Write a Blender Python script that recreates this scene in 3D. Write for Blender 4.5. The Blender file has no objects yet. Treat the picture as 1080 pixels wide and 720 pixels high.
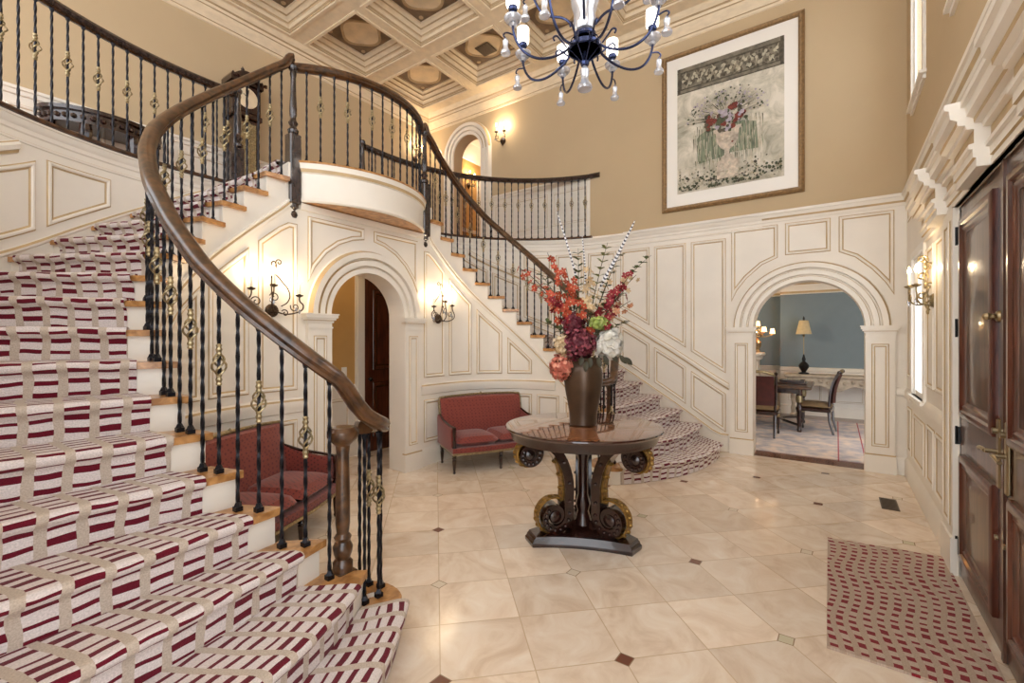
import bpy, bmesh, math, random
from mathutils import Vector, Matrix
random.seed(7)
PI = math.pi
sc = bpy.context.scene
COL = sc.collection
XC2 = 6.2            # twice the foyer axis: mirror x -> 6.2 - x
def R(d): return math.radians(d)
def s2l(c): return tuple(((v/255)/12.92 if v/255 <= .04045 else ((v/255+.055)/1.055)**2.4) for v in c)

# ------------------------------------------------------------------ materials
def newmat(name):
    m = bpy.data.materials.new(name); m.use_nodes = True
    nt = m.node_tree; return m, nt, nt.nodes, nt.links, nt.nodes['Principled BSDF']
def setp(b, **k):
    for a, v in k.items():
        b.inputs[a].default_value = v
def col4(c): return (*s2l(c), 1)
def mat(name, c, rough=.5, metal=0, var=.0, scale=6, bump=0, bscale=40, coat=0, c2=None, stretch=None, spec=None):
    m, nt, N, L, b = newmat(name)
    setp(b, Roughness=rough, Metallic=metal)
    b.inputs['Base Color'].default_value = col4(c)
    if coat: setp(b, **{'Coat Weight': coat, 'Coat Roughness': .08})
    if spec is not None: setp(b, **{'Specular IOR Level': spec})
    tc = N.new('ShaderNodeTexCoord')
    src = tc.outputs['Object']
    if stretch:
        mp = N.new('ShaderNodeMapping'); mp.inputs['Scale'].default_value = stretch
        L.new(src, mp.inputs[0]); src = mp.outputs[0]
    if var or c2:
        n = N.new('ShaderNodeTexNoise'); n.inputs['Scale'].default_value = scale; n.inputs['Detail'].default_value = 5
        L.new(src, n.inputs['Vector'])
        r = N.new('ShaderNodeValToRGB'); e = r.color_ramp.elements
        e[0].position = .32; e[1].position = .68
        a = c2 if c2 else tuple(v*(1-var) for v in c)
        e[0].color = col4(a); e[1].color = col4(c)
        L.new(n.outputs['Fac'], r.inputs[0]); L.new(r.outputs[0], b.inputs['Base Color'])
    if bump:
        n = N.new('ShaderNodeTexNoise'); n.inputs['Scale'].default_value = bscale; n.inputs['Detail'].default_value = 4
        L.new(src, n.inputs['Vector'])
        bp = N.new('ShaderNodeBump'); bp.inputs['Strength'].default_value = bump; bp.inputs['Distance'].default_value = .01
        L.new(n.outputs['Fac'], bp.inputs['Height']); L.new(bp.outputs[0], b.inputs['Normal'])
    return m
def wood(name, dark, light, rough=.35, scale=(2, 2, 22), coat=.0, wscale=1.5):
    m, nt, N, L, b = newmat(name); setp(b, Roughness=rough)
    if coat: setp(b, **{'Coat Weight': coat, 'Coat Roughness': .06})
    tc = N.new('ShaderNodeTexCoord'); mp = N.new('ShaderNodeMapping'); mp.inputs['Scale'].default_value = scale
    L.new(tc.outputs['Object'], mp.inputs[0])
    n = N.new('ShaderNodeTexNoise'); n.inputs['Scale'].default_value = wscale; n.inputs['Detail'].default_value = 8; n.inputs['Distortion'].default_value = .6
    L.new(mp.outputs[0], n.inputs['Vector'])
    r = N.new('ShaderNodeValToRGB'); e = r.color_ramp.elements
    e[0].position = .35; e[1].position = .65; e[0].color = col4(dark); e[1].color = col4(light)
    L.new(n.outputs['Fac'], r.inputs[0]); L.new(r.outputs[0], b.inputs['Base Color'])
    return m
def emit(name, c, s):
    m, nt, N, L, b = newmat(name); b.inputs['Base Color'].default_value = col4(c)
    b.inputs['Emission Color'].default_value = col4(c); b.inputs['Emission Strength'].default_value = s
    return m
def glassy(name, tint=(240, 245, 255), clear=.75, rough=.03, milk=0, top=.95):
    m = bpy.data.materials.new(name); m.use_nodes = True
    nt = m.node_tree; N = nt.nodes; L = nt.links; N.clear()
    o = N.new('ShaderNodeOutputMaterial'); t = N.new('ShaderNodeBsdfTransparent'); g = N.new('ShaderNodeBsdfGlossy'); mx = N.new('ShaderNodeMixShader')
    t.inputs[0].default_value = col4(tint); g.inputs['Roughness'].default_value = rough
    f = N.new('ShaderNodeLayerWeight'); f.inputs['Blend'].default_value = .35
    mr = N.new('ShaderNodeMapRange'); mr.inputs['To Min'].default_value = 1-clear; mr.inputs['To Max'].default_value = top
    L.new(f.outputs['Facing'], mr.inputs[0]); L.new(mr.outputs[0], mx.inputs[0])
    L.new(t.outputs[0], mx.inputs[1]); L.new(g.outputs[0], mx.inputs[2]); out = mx.outputs[0]
    if milk:
        d = N.new('ShaderNodeBsdfDiffuse'); d.inputs[0].default_value = (.9, .93, 1, 1); m2 = N.new('ShaderNodeMixShader'); m2.inputs[0].default_value = milk
        L.new(out, m2.inputs[1]); L.new(d.outputs[0], m2.inputs[2]); out = m2.outputs[0]
    L.new(out, o.inputs[0])
    return m

def math_node(N, L, op, a, b=None, c=None):
    n = N.new('ShaderNodeMath'); n.operation = op
    for i, v in enumerate((a, b, c)):
        if v is None: continue
        if isinstance(v, (int, float)): n.inputs[i].default_value = v
        else: L.new(v, n.inputs[i])
    return n.outputs[0]
def mixc(N, L, f, a, b):
    n = N.new('ShaderNodeMix'); n.data_type = 'RGBA'
    if isinstance(f, (int, float)): n.inputs[0].default_value = f
    else: L.new(f, n.inputs[0])
    for i, v in ((6, a), (7, b)):
        if isinstance(v, tuple): n.inputs[i].default_value = v
        else: L.new(v, n.inputs[i])
    return n.outputs[2]

def carpet_mat(name, mode):
    """woven runner: burgundy dashes between pale cross bands, tied by beige lengthwise straps (UV: u across, v along, metres)"""
    m, nt, N, L, b = newmat(name); setp(b, Roughness=.95, **{'Specular IOR Level': .1})
    b.inputs['Sheen Weight'].default_value = .15
    uv = N.new('ShaderNodeUVMap'); uv.uv_map = 'UVMap'
    sp = N.new('ShaderNodeSeparateXYZ'); L.new(uv.outputs[0], sp.inputs[0])
    u, v = sp.outputs[0], sp.outputs[1]
    nz = N.new('ShaderNodeTexNoise'); nz.inputs['Scale'].default_value = 5.0; L.new(uv.outputs[0], nz.inputs['Vector'])
    sn = N.new('ShaderNodeSeparateColor'); L.new(nz.outputs['Color'], sn.inputs[0])
    nu = math_node(N, L, 'SUBTRACT', sn.outputs[0], .5); nv = math_node(N, L, 'SUBTRACT', sn.outputs[1], .5)
    if mode == 'runner': pu, pv, wu, wv, au, av = .118, .060, .30, .41, .04, .04
    else: pu, pv, wu, wv, au, av = .060, .07, .46, .52, .03, .03
    u2 = math_node(N, L, 'ADD', u, math_node(N, L, 'MULTIPLY', nu, au)); v2 = math_node(N, L, 'ADD', v, math_node(N, L, 'MULTIPLY', nv, av))
    if mode != 'runner':
        w = math_node(N, L, 'MULTIPLY', math_node(N, L, 'SINE', math_node(N, L, 'ADD', math_node(N, L, 'MULTIPLY', v, 9.0), math_node(N, L, 'MULTIPLY', u, 3.0))), .02)
        u2 = math_node(N, L, 'ADD', u2, w)
    cu = math_node(N, L, 'DIVIDE', u2, pu); iu = math_node(N, L, 'FLOOR', cu); fu = math_node(N, L, 'FRACT', cu)
    wn = N.new('ShaderNodeTexWhiteNoise'); wn.noise_dimensions = '1D'; L.new(iu, wn.inputs['W'])
    cv = math_node(N, L, 'ADD', math_node(N, L, 'DIVIDE', v2, pv), math_node(N, L, 'MULTIPLY', wn.outputs[0], .7 if mode == 'runner' else 1.0))
    iv = math_node(N, L, 'FLOOR', cv); fv = math_node(N, L, 'FRACT', cv)
    wn2 = N.new('ShaderNodeTexWhiteNoise'); wn2.noise_dimensions = '2D'
    cb = N.new('ShaderNodeCombineXYZ'); L.new(iu, cb.inputs[0]); L.new(iv, cb.inputs[1]); L.new(cb.outputs[0], wn2.inputs['Vector'])
    wvv = math_node(N, L, 'ADD', math_node(N, L, 'MULTIPLY', wn2.outputs[0], .34), wv-.22)
    dash = math_node(N, L, 'MULTIPLY', math_node(N, L, 'LESS_THAN', fv, wvv), math_node(N, L, 'GREATER_THAN', fu, wu))
    strap = math_node(N, L, 'LESS_THAN', fu, wu)
    if mode == 'runner': pale, beige, burg = (218, 208, 205), (194, 179, 164), (102, 22, 38)
    else: pale, beige, burg = (192, 172, 156), (182, 160, 142), (132, 36, 44)
    fine = N.new('ShaderNodeTexNoise'); fine.inputs['Scale'].default_value = 160; L.new(uv.outputs[0], fine.inputs['Vector'])
    c = mixc(N, L, strap, col4(pale), col4(beige))
    c = mixc(N, L, dash, c, col4(burg))
    hs = N.new('ShaderNodeHueSaturation'); L.new(c, hs.inputs['Color'])
    mr = N.new('ShaderNodeMapRange'); mr.inputs['From Min'].default_value = .3; mr.inputs['From Max'].default_value = .7; mr.inputs['To Min'].default_value = .82; mr.inputs['To Max'].default_value = 1.1
    L.new(fine.outputs['Fac'], mr.inputs[0]); L.new(mr.outputs[0], hs.inputs['Value'])
    L.new(hs.outputs[0], b.inputs['Base Color'])
    bp = N.new('ShaderNodeBump'); bp.inputs['Strength'].default_value = .35; bp.inputs['Distance'].default_value = .006
    h = math_node(N, L, 'ADD', math_node(N, L, 'MULTIPLY', dash, -1.0), math_node(N, L, 'ADD', fine.outputs['Fac'], math_node(N, L, 'MULTIPLY', strap, .5)))
    L.new(h, bp.inputs['Height']); L.new(bp.outputs[0], b.inputs['Normal'])
    return m

def travertine():
    m, nt, N, L, b = newmat('travertine'); setp(b, Roughness=.16)
    b.inputs['Specular IOR Level'].default_value = .55
    tc = N.new('ShaderNodeTexCoord'); sp = N.new('ShaderNodeSeparateXYZ'); L.new(tc.outputs['Object'], sp.inputs[0])
    x, y = sp.outputs[0], sp.outputs[1]
    k = 1/math.sqrt(2)
    U = math_node(N, L, 'MULTIPLY', math_node(N, L, 'ADD', x, y), k); V = math_node(N, L, 'MULTIPLY', math_node(N, L, 'SUBTRACT', x, y), k)
    U = math_node(N, L, 'DIVIDE', math_node(N, L, 'SUBTRACT', U, 2.08), .415); V = math_node(N, L, 'DIVIDE', math_node(N, L, 'SUBTRACT', V, .02), .44)
    U = math_node(N, L, 'ADD', U, 100); V = math_node(N, L, 'ADD', V, 100)
    def near(c, per):       # distance to the closest multiple
        f = math_node(N, L, 'FRACT', math_node(N, L, 'ADD', math_node(N, L, 'DIVIDE', c, per), .5))
        return math_node(N, L, 'MULTIPLY', math_node(N, L, 'ABSOLUTE', math_node(N, L, 'SUBTRACT', f, .5)), per)
    joint = math_node(N, L, 'MAXIMUM', math_node(N, L, 'LESS_THAN', near(U, 1), .007), math_node(N, L, 'LESS_THAN', near(V, 1), .007))
    dd = math_node(N, L, 'ADD', near(U, 2), near(V, 2))
    inset = math_node(N, L, 'LESS_THAN', dd, .105); ring = math_node(N, L, 'LESS_THAN', dd, .122)
    cb = N.new('ShaderNodeCombineXYZ'); L.new(math_node(N, L, 'FLOOR', U), cb.inputs[0]); L.new(math_node(N, L, 'FLOOR', V), cb.inputs[1])
    wn = N.new('ShaderNodeTexWhiteNoise'); wn.noise_dimensions = '2D'; L.new(cb.outputs[0], wn.inputs['Vector'])
    # the marble cloud, shifted per tile
    ofs = N.new('ShaderNodeVectorMath'); ofs.operation = 'MULTIPLY_ADD'; L.new(wn.outputs['Color'], ofs.inputs[0]); ofs.inputs[1].default_value = (9, 9, 9); L.new(tc.outputs['Object'], ofs.inputs[2])
    n1 = N.new('ShaderNodeTexNoise'); n1.inputs['Scale'].default_value = 3.2; n1.inputs['Detail'].default_value = 9; n1.inputs['Distortion'].default_value = 1.4; n1.inputs['Roughness'].default_value = .62; L.new(ofs.outputs[0], n1.inputs['Vector'])
    r = N.new('ShaderNodeValToRGB'); e = r.color_ramp.elements; e[0].position = .28; e[0].color = col4((214, 190, 164)); e[1].position = .7; e[1].color = col4((243, 231, 215))
    q = e.new(.5); q.color = col4((233, 215, 194))
    L.new(n1.outputs['Fac'], r.inputs[0])
    hs = N.new('ShaderNodeHueSaturation'); L.new(r.outputs[0], hs.inputs['Color'])
    mr = N.new('ShaderNodeMapRange'); mr.inputs['To Min'].default_value = .9; mr.inputs['To Max'].default_value = 1.05; L.new(wn.outputs[0], mr.inputs[0]); L.new(mr.outputs[0], hs.inputs['Value'])
    c = mixc(N, L, joint, hs.outputs[0], col4((204, 180, 150)))
    c = mixc(N, L, ring, c, col4((150, 125, 100)))
    cb2 = N.new('ShaderNodeCombineXYZ'); L.new(math_node(N, L, 'FLOOR', math_node(N, L, 'ADD', math_node(N, L, 'DIVIDE', U, 2), .5)), cb2.inputs[0]); L.new(math_node(N, L, 'FLOOR', math_node(N, L, 'ADD', math_node(N, L, 'DIVIDE', V, 2), .5)), cb2.inputs[1])
    wn2 = N.new('ShaderNodeTexWhiteNoise'); wn2.noise_dimensions = '2D'; L.new(cb2.outputs[0], wn2.inputs['Vector'])
    r2 = N.new('ShaderNodeValToRGB'); r2.color_ramp.interpolation = 'CONSTANT'; e = r2.color_ramp.elements; e[0].color = col4((205, 195, 165)); e[1].position = .4; e[1].color = col4((120, 78, 62))
    q = e.new(.65); q.color = col4((150, 138, 130)); q = e.new(.82); q.color = col4((222, 208, 186))
    L.new(wn2.outputs[0], r2.inputs[0])
    c = mixc(N, L, inset, c, r2.outputs[0])
    L.new(c, b.inputs['Base Color'])
    bp = N.new('ShaderNodeBump'); bp.inputs['Strength'].default_value = .15; bp.inputs['Distance'].default_value = .002; bp.invert = True
    L.new(joint, bp.inputs['Height']); L.new(bp.outputs[0], b.inputs['Normal'])
    return m

def fabric_mat(name, c1, c2, sc_):
    m, nt, N, L, b = newmat(name); setp(b, Roughness=.85); b.inputs['Sheen Weight'].default_value = .3
    tc = N.new('ShaderNodeTexCoord'); mp = N.new('ShaderNodeMapping'); mp.inputs['Scale'].default_value = (sc_, sc_, sc_); mp.inputs['Rotation'].default_value = (.6, .6, .785)
    L.new(tc.outputs['Object'], mp.inputs[0])
    ch = N.new('ShaderNodeTexVoronoi'); ch.inputs['Scale'].default_value = 1.0; ch.inputs['Randomness'].default_value = .15; L.new(mp.outputs[0], ch.inputs['Vector'])
    f = math_node(N, L, 'LESS_THAN', ch.outputs['Distance'], .33)
    c = mixc(N, L, f, col4(c1), col4(c2)); L.new(c, b.inputs['Base Color'])
    return m

MT = {}
MT['cream'] = mat('cream_paint', (236, 229, 217), .42, var=.025, scale=3)
MT['glaze'] = mat('tan_glaze', (202, 174, 130), .5, var=.12, scale=5)
MT['beige'] = mat('beige_wall', (196, 174, 140), .8, var=.02, scale=1.5)
MT['tan'] = mat('tan_wall', (200, 158, 96), .8, var=.03)
MT['blue'] = mat('blue_wall', (118, 132, 140), .8, var=.02)
MT['ceilcream'] = mat('ceiling_cream', (234, 216, 186), .55, var=.06, scale=9, stretch=(1, 1, 4))
MT['ceilglaze'] = mat('ceiling_glaze', (192, 166, 128), .55, var=.12, scale=6)
MT['coffer'] = mat('coffer_panel', (140, 116, 90), .6, var=.25, scale=5)
MT['medal'] = mat('medallion', (238, 218, 184), .6, var=.1, scale=5)
MT['oak'] = wood('honey_oak', (150, 102, 54), (200, 148, 90), .3, (3, 3, 3), coat=.3, wscale=6)
MT['rail'] = wood('walnut_rail', (46, 28, 16), (94, 62, 36), .28, (4, 4, 4), coat=.4, wscale=4)
MT['darkpost'] = wood('dark_post', (34, 26, 24), (66, 50, 44), .25, (6, 6, 2), coat=.5, wscale=4)
MT['iron'] = mat('wrought_iron', (30, 30, 36), .38, .6)
MT['gold'] = mat('antique_gold', (190, 172, 132), .35, .8, var=.35, scale=60)
MT['bronze'] = mat('bronze', (92, 70, 52), .36, .35, var=.25, scale=5)
MT['mahog'] = wood('mahogany', (26, 12, 9), (54, 27, 20), .25, (3, 3, 8), coat=.5, wscale=4)
MT['doorwood'] = wood('door_wood', (58, 26, 16), (96, 48, 30), .28, (14, 14, 1.6), coat=.45, wscale=2.5)
MT['doormid'] = wood('door_panel_wood', (66, 42, 32), (98, 66, 50), .3, (16, 16, 1.2), coat=.45, wscale=2.5)
MT['gilt'] = mat('gilding', (178, 140, 74), .38, .8, var=.4, scale=40)
MT['tabletop'] = wood('table_top_wood', (112, 62, 36), (168, 108, 70), .1, (9, 3, 3), coat=.8, wscale=3)
MT['runner'] = carpet_mat('runner_weave', 'runner')
MT['rug'] = carpet_mat('rug_weave', 'rug')
MT['floor'] = travertine()
MT['red'] = fabric_mat('red_brocade', (126, 50, 40), (82, 26, 26), 38)
MT['redlight'] = fabric_mat('red_pattern', (134, 60, 48), (104, 38, 36), 34)
MT['brass'] = mat('brass', (158, 140, 108), .3, .85)
MT['white'] = mat('white_trim', (240, 236, 228), .4)
MT['black'] = mat('black_metal', (22, 22, 24), .4, .4)
MT['glass'] = glassy('window_glass', (250, 252, 255), .97, .03, 0, .08)
MT['crystal'] = glassy('crystal', (225, 232, 248), .6, .04, .24)
MT['candle'] = mat('candle', (244, 236, 218), .6)
MT['bulb'] = emit('bulb_glow', (255, 214, 150), 26)
MT['shade'] = emit('glass_shade_glow', (255, 246, 232), 3.2)
MT['stone'] = mat('carved_stone', (190, 176, 158), .75, var=.2, scale=9, bump=.4)
MT['dwood'] = wood('dining_floor_wood', (84, 44, 24), (124, 72, 42), .25, (2, 14, 2), coat=.3, wscale=2)
MT['vent'] = mat('vent_metal', (92, 80, 66), .5, .4)
MT['chan'] = mat('chandelier_iron', (58, 66, 98), .24, .85)
MT['warmshade'] = emit('warm_shade_glow', (255, 206, 130), 3)
MT['linen'] = mat('linen_shade', (206, 186, 146), .8, var=.06, scale=20)

# ------------------------------------------------------------------ mesh builder
W = {}
class MB:
    def __init__(s): s.v = []; s.f = []; s.m = []; s.uv = None
    def vadd(s, p): s.v.append(tuple(p)); return len(s.v)-1
    def face(s, idx, mi=0): s.f.append(tuple(idx)); s.m.append(mi)
    def quad(s, a, b, c, d, mi=0):
        i = len(s.v); s.v += [tuple(a), tuple(b), tuple(c), tuple(d)]; s.face((i, i+1, i+2, i+3), mi)
    def poly(s, pts, mi=0):
        i = len(s.v); s.v += [tuple(p) for p in pts]; s.face(range(i, i+len(pts)), mi)
    def grid(s, rows, mi=0, closed=False):
        i = len(s.v); n = len(rows[0])
        for r in rows: s.v += [tuple(p) for p in r]
        for a in range(len(rows)-1):
            for b in range(n if closed else n-1):
                c = (b+1) % n
                s.face((i+a*n+b, i+a*n+c, i+(a+1)*n+c, i+(a+1)*n+b), mi if isinstance(mi, int) else mi(a, b))
        return i
    def box(s, x0, x1, y0, y1, z0, z1, mi=0, f=None):
        f = f or (lambda x, y, z: (x, y, z)); i = len(s.v)
        for z in (z0, z1):
            for x, y in ((x0, y0), (x1, y0), (x1, y1), (x0, y1)): s.v.append(tuple(f(x, y, z)))
        for q in ((3, 2, 1, 0), (4, 5, 6, 7), (0, 1, 5, 4), (1, 2, 6, 5), (2, 3, 7, 6), (3, 0, 4, 7)): s.face([i+k for k in q], mi)
    def bbox(s, x0, x1, y0, y1, z0, z1, b=.008, mi=0, f=None):
        """box with chamfered vertical and top/bottom edges"""
        f = f or (lambda x, y, z: (x, y, z))
        def ring(z, e):
            X0, X1, Y0, Y1 = x0+e, x1-e, y0+e, y1-e
            return [f(x, y, z) for x, y in ((X0+b, Y0), (X1-b, Y0), (X1, Y0+b), (X1, Y1-b), (X1-b, Y1), (X0+b, Y1), (X0, Y1-b), (X0, Y0+b))]
        rows = [ring(z0, b), ring(z0+b, 0), ring(z1-b, 0), ring(z1, b)]
        i = s.grid(rows, mi, True); n = 8
        s.face([i+k for k in range(n)][::-1], mi); s.face([i+3*n+k for k in range(n)], mi)
    def tube(s, pts, r, n=8, mi=0, cap=True, twist=0):
        pts = [Vector(p) for p in pts]; k = len(pts)
        rr = r if isinstance(r, (list, tuple)) else [r]*k
        rows = []; up = None
        for i, p in enumerate(pts):
            t = (pts[min(i+1, k-1)]-pts[max(i-1, 0)])
            if t.length < 1e-9: t = Vector((0, 0, 1))
            t.normalize()
            if up is None:
                up = Vector((1, 0, 0)) if abs(t.z) > .9 else Vector((0, 0, 1))
            a = up - t*up.dot(t)
            if a.length < 1e-6: a = t.orthogonal()
            a.normalize(); up = a; b = t.cross(a)
            rows.append([p + (a*math.cos(2*PI*j/n+twist*i) + b*math.sin(2*PI*j/n+twist*i))*rr[i] for j in range(n)])
        i0 = s.grid(rows, mi, True)
        if cap:
            s.face([i0+j for j in range(n)][::-1], mi); s.face([i0+(k-1)*n+j for j in range(n)], mi)
    def lathe(s, prof, c=(0, 0, 0), n=20, mi=0, f=None):
        f = f or (lambda x, y, z: (x, y, z))
        rows = [[f(c[0]+r*math.cos(2*PI*j/n), c[1]+r*math.sin(2*PI*j/n), c[2]+z) for j in range(n)] for r, z in prof]
        i = s.grid(rows, mi, True)
        if prof[0][0] > 1e-5: s.face([i+j for j in range(n)][::-1], mi)
        if prof[-1][0] > 1e-5: s.face([i+(len(prof)-1)*n+j for j in range(n)], mi)
    def ball(s, c, r, n=10, mi=0, sz=(1, 1, 1)):
        h = n//2
        rows = [[(c[0]+r*sz[0]*math.sin(PI*(a)/h)*math.cos(2*PI*j/n), c[1]+r*sz[1]*math.sin(PI*a/h)*math.sin(2*PI*j/n), c[2]-r*sz[2]*math.cos(PI*a/h)) for j in range(n)] for a in range(h+1)]
        s.grid(rows, mi, True)
    def prism(s, poly, z0, z1, mi=0, mtop=None, f=None):
        f = f or (lambda x, y, z: (x, y, z)); n = len(poly); i = len(s.v)
        s.v += [tuple(f(x, y, z0)) for x, y in poly]+[tuple(f(x, y, z1)) for x, y in poly]
        s.face([i+j for j in range(n)][::-1], mi); s.face([i+n+j for j in range(n)], mi if mtop is None else mtop)
        for j in range(n): s.face((i+j, i+(j+1) % n, i+n+(j+1) % n, i+n+j), mi)
    def build(s, name, mats, parent=None, local=False, angle=35, merge=True, flat=False):
        me = bpy.data.meshes.new(name)
        v = s.v
        if parent is not None and not local:
            inv = W[parent].inverted(); v = [tuple(inv @ Vector(p)) for p in v]
        me.from_pydata(v, [], s.f)
        if not isinstance(mats, (list, tuple)): mats = [mats]
        for k in mats: me.materials.append(MT[k] if isinstance(k, str) else k)
        me.polygons.foreach_set('material_index', s.m)
        if s.uv:
            l = me.uv_layers.new(name='UVMap'); u = []
            for lo in me.loops: u += s.uv[lo.vertex_index]
            l.data.foreach_set('uv', u)
        bm = bmesh.new(); bm.from_mesh(me)
        if merge and not s.uv: bmesh.ops.remove_doubles(bm, verts=bm.verts, dist=1e-5)
        bmesh.ops.dissolve_degenerate(bm, edges=bm.edges, dist=1e-6)
        bmesh.ops.recalc_face_normals(bm, faces=bm.faces)
        bm.to_mesh(me); bm.free()
        me.polygons.foreach_set('use_smooth', [not flat]*len(me.polygons))
        if not flat: me.set_sharp_from_angle(angle=R(angle))
        me.update()
        o = bpy.data.objects.new(name, me); COL.objects.link(o)
        if parent is not None: o.parent = parent; W[o] = W[parent].copy()
        else: W[o] = Matrix.Identity(4)
        return o

def empty(name, loc, rz=0):
    o = bpy.data.objects.new(name, None); COL.objects.link(o); o.empty_display_size = .1
    o.location = loc; o.rotation_euler = (0, 0, rz)
    W[o] = Matrix.Translation(loc) @ Matrix.Rotation(rz, 4, 'Z')
    return o
def tag(o, label, cat, group=None):
    o['label'] = label; o['category'] = cat
    if group: o['group'] = group
    return o
def thing(name, loc, label, cat, group=None, rz=0): return tag(empty(name, loc, rz), label, cat, group)
def structure(o): o['kind'] = 'structure'; return o
def copy_tree(o, parent=None):
    c = o.copy(); COL.objects.link(c)
    if parent is not None: c.parent = parent
    for ch in list(o.children): copy_tree(ch, c)
    return c

# ------------------------------------------------------------------ wall maps, panels, mouldings
class Path:
    def __init__(s, *segs):
        s.g = []; s.L = 0
        for q in segs:
            if q[0] == 'L': l = (Vector(q[2])-Vector(q[1])).length
            else: l = abs(q[4]-q[3])*q[2]
            s.g.append((s.L, l, q)); s.L += l
    def at(s, t):
        for a, l, q in s.g:
            if t <= a+l or q is s.g[-1][2]:
                u = (t-a)/l
                if q[0] == 'L':
                    p, e = Vector(q[1]), Vector(q[2]); d = (e-p); return p+d*u, d.normalized()
                c, r, a0, a1 = q[1:]; g = a0+(a1-a0)*u; sg = 1 if a1 > a0 else -1
                return Vector((c[0]+r*math.cos(g), c[1]+r*math.sin(g))), Vector((-math.sin(g), math.cos(g)))*sg
def pmap(path, side, mirror=False):
    def M(s, z, n=0):
        p, t = path.at(s); p = p + Vector((-t.y, t.x))*side*n
        return Vector((XC2-p.x if mirror else p.x, p.y, z))
    return M
def inset(poly, d):
    n = len(poly); A = sum(poly[i][0]*poly[(i+1) % n][1]-poly[(i+1) % n][0]*poly[i][1] for i in range(n)); sg = 1 if A > 0 else -1
    out = []
    for i in range(n):
        p0, p, p1 = Vector(poly[i-1]), Vector(poly[i]), Vector(poly[(i+1) % n])
        a = (p-p0).normalized(); b = (p1-p).normalized()
        na = Vector((-a.y, a.x))*sg; nb = Vector((-b.y, b.x))*sg; m = na+nb
        m = m/max(m.length_squared/2, .15)
        out.append(tuple(p+m*d))
    return out
def subdiv(poly, step):
    out = []
    for i in range(len(poly)):
        p, q = Vector(poly[i]), Vector(poly[(i+1) % len(poly)]); k = max(1, int((q-p).length/step+.5))
        out += [tuple(p+(q-p)*j/k) for j in range(k)]
    return out
def panel(mb, M, poly, w=.048, h=.016, step=.12, raised=0):
    """a raised frame moulding on the wall, tan glaze lying in its two grooves (slot 0 paint, slot 1 glaze)"""
    poly = subdiv(poly, step)
    rings = [(0, .001), (.009, .006), (.013, h), (w*.55, h), (w*.72, .006), (w, .001)]
    rows = [[M(s, z, n) for s, z in inset(poly, d)] for d, n in rings]
    mb.grid(rows, lambda a, b: 1 if a in (0, 4) else 0, True)
def rect(s0, s1, z0, z1): return [(s0, z0), (s1, z0), (s1, z1), (s0, z1)]
def hmold(mb, M, s0, s1, prof, zf=None, step=.1, mi=0, caps=True):
    """moulding along a wall; prof = [(z, n)...]; zf(s) lifts it"""
    k = max(1, int(abs(s1-s0)/step)); rows = []
    for i in range(k+1):
        s = s0+(s1-s0)*i/k; dz = zf(s) if zf else 0
        rows.append([M(s, z+dz, n) for z, n in prof])
    i0 = mb.grid(rows, mi)
    if caps:
        n = len(prof); mb.face(range(i0, i0+n), 0 if callable(mi) else mi); mb.face(range(i0+k*n, i0+k*n+n), 0 if callable(mi) else mi)
def wallgrid(mb, M, s0, s1, z0, z1, holes=(), mi=0, step=None, depth=None, mir=None):
    S = sorted({s0, s1, *[h[0] for h in holes], *[h[1] for h in holes]}); Z = sorted({z0, z1, *[h[2] for h in holes], *[h[3] for h in holes]})
    S = [s for s in S if s0-1e-6 <= s <= s1+1e-6]; Z = [z for z in Z if z0-1e-6 <= z <= z1+1e-6]
    for a, b in zip(S, S[1:]):
        k = max(1, int((b-a)/step+.5)) if step else 1
        for c, d in zip(Z, Z[1:]):
            if any(h[0]-1e-6 <= a and b <= h[1]+1e-6 and h[2]-1e-6 <= c and d <= h[3]+1e-6 for h in holes): continue
            mb.grid([[M(a+(b-a)*i/k, c), M(a+(b-a)*i/k, d)] for i in range(k+1)], mi)
    if depth:
        for h in holes:
            for p, q in (((h[0], h[2]), (h[0], h[3])), ((h[0], h[3]), (h[1], h[3])), ((h[1], h[3]), (h[1], h[2])), ((h[1], h[2]), (h[0], h[2]))):
                mb.quad(M(*p), M(*q), M(*q, -depth), M(*p, -depth), mi if mir is None else mir)
def arch_pts(sc_, half, spring, n=28): return [(sc_-half*math.cos(PI*i/n), spring+half*math.sin(PI*i/n)) for i in range(n+1)]
def archwall(mb, M, s0, s1, z0, z1, sc_, half, spring, depth, mi=0):
    for a, b in ((s0, sc_-half), (sc_+half, s1)):
        for c, d in ((z0, spring), (spring, z1)):
            for n_ in (0, -depth): mb.quad(M(a, c, n_), M(b, c, n_), M(b, d, n_), M(a, d, n_), mi)
    A = arch_pts(sc_, half, spring)
    mb.grid([[M(s, z), M(s, z1)] for s, z in A], mi)
    J = [(sc_-half, z0)]+A+[(sc_+half, z0)]
    mb.grid([[M(s, z, 0), M(s, z, -depth)] for s, z in J], mi)
    # far face
    mb.grid([[M(s, z, -depth), M(s, z1, -depth)] for s, z in A], mi)
def archivolt(mb, M, sc_, half, spring, prof, n=36, a0=0, a1=PI):
    rows = [[M(sc_-(half+r)*math.cos(a0+(a1-a0)*i/n), spring+(half+r)*math.sin(a0+(a1-a0)*i/n), q) for r, q in prof] for i in range(n+1)]
    k = len(prof)
    mb.grid(rows, lambda a, b: 1 if b in GL else 0)
GL = (2, 6, 10)
AV = [(0, 0), (0, .035), (.05, .035), (.058, .014), (.074, .014), (.078, .05), (.13, .05), (.138, .024), (.154, .024), (.16, .066), (.215, .07), (.235, .02), (.245, 0)]
def mbox(mb, M, s0, s1, z0, z1, n0, n1, mi=0):
    mb.box(s0, s1, n0, n1, z0, z1, mi, lambda a, b, c: M(a, c, b))
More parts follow.
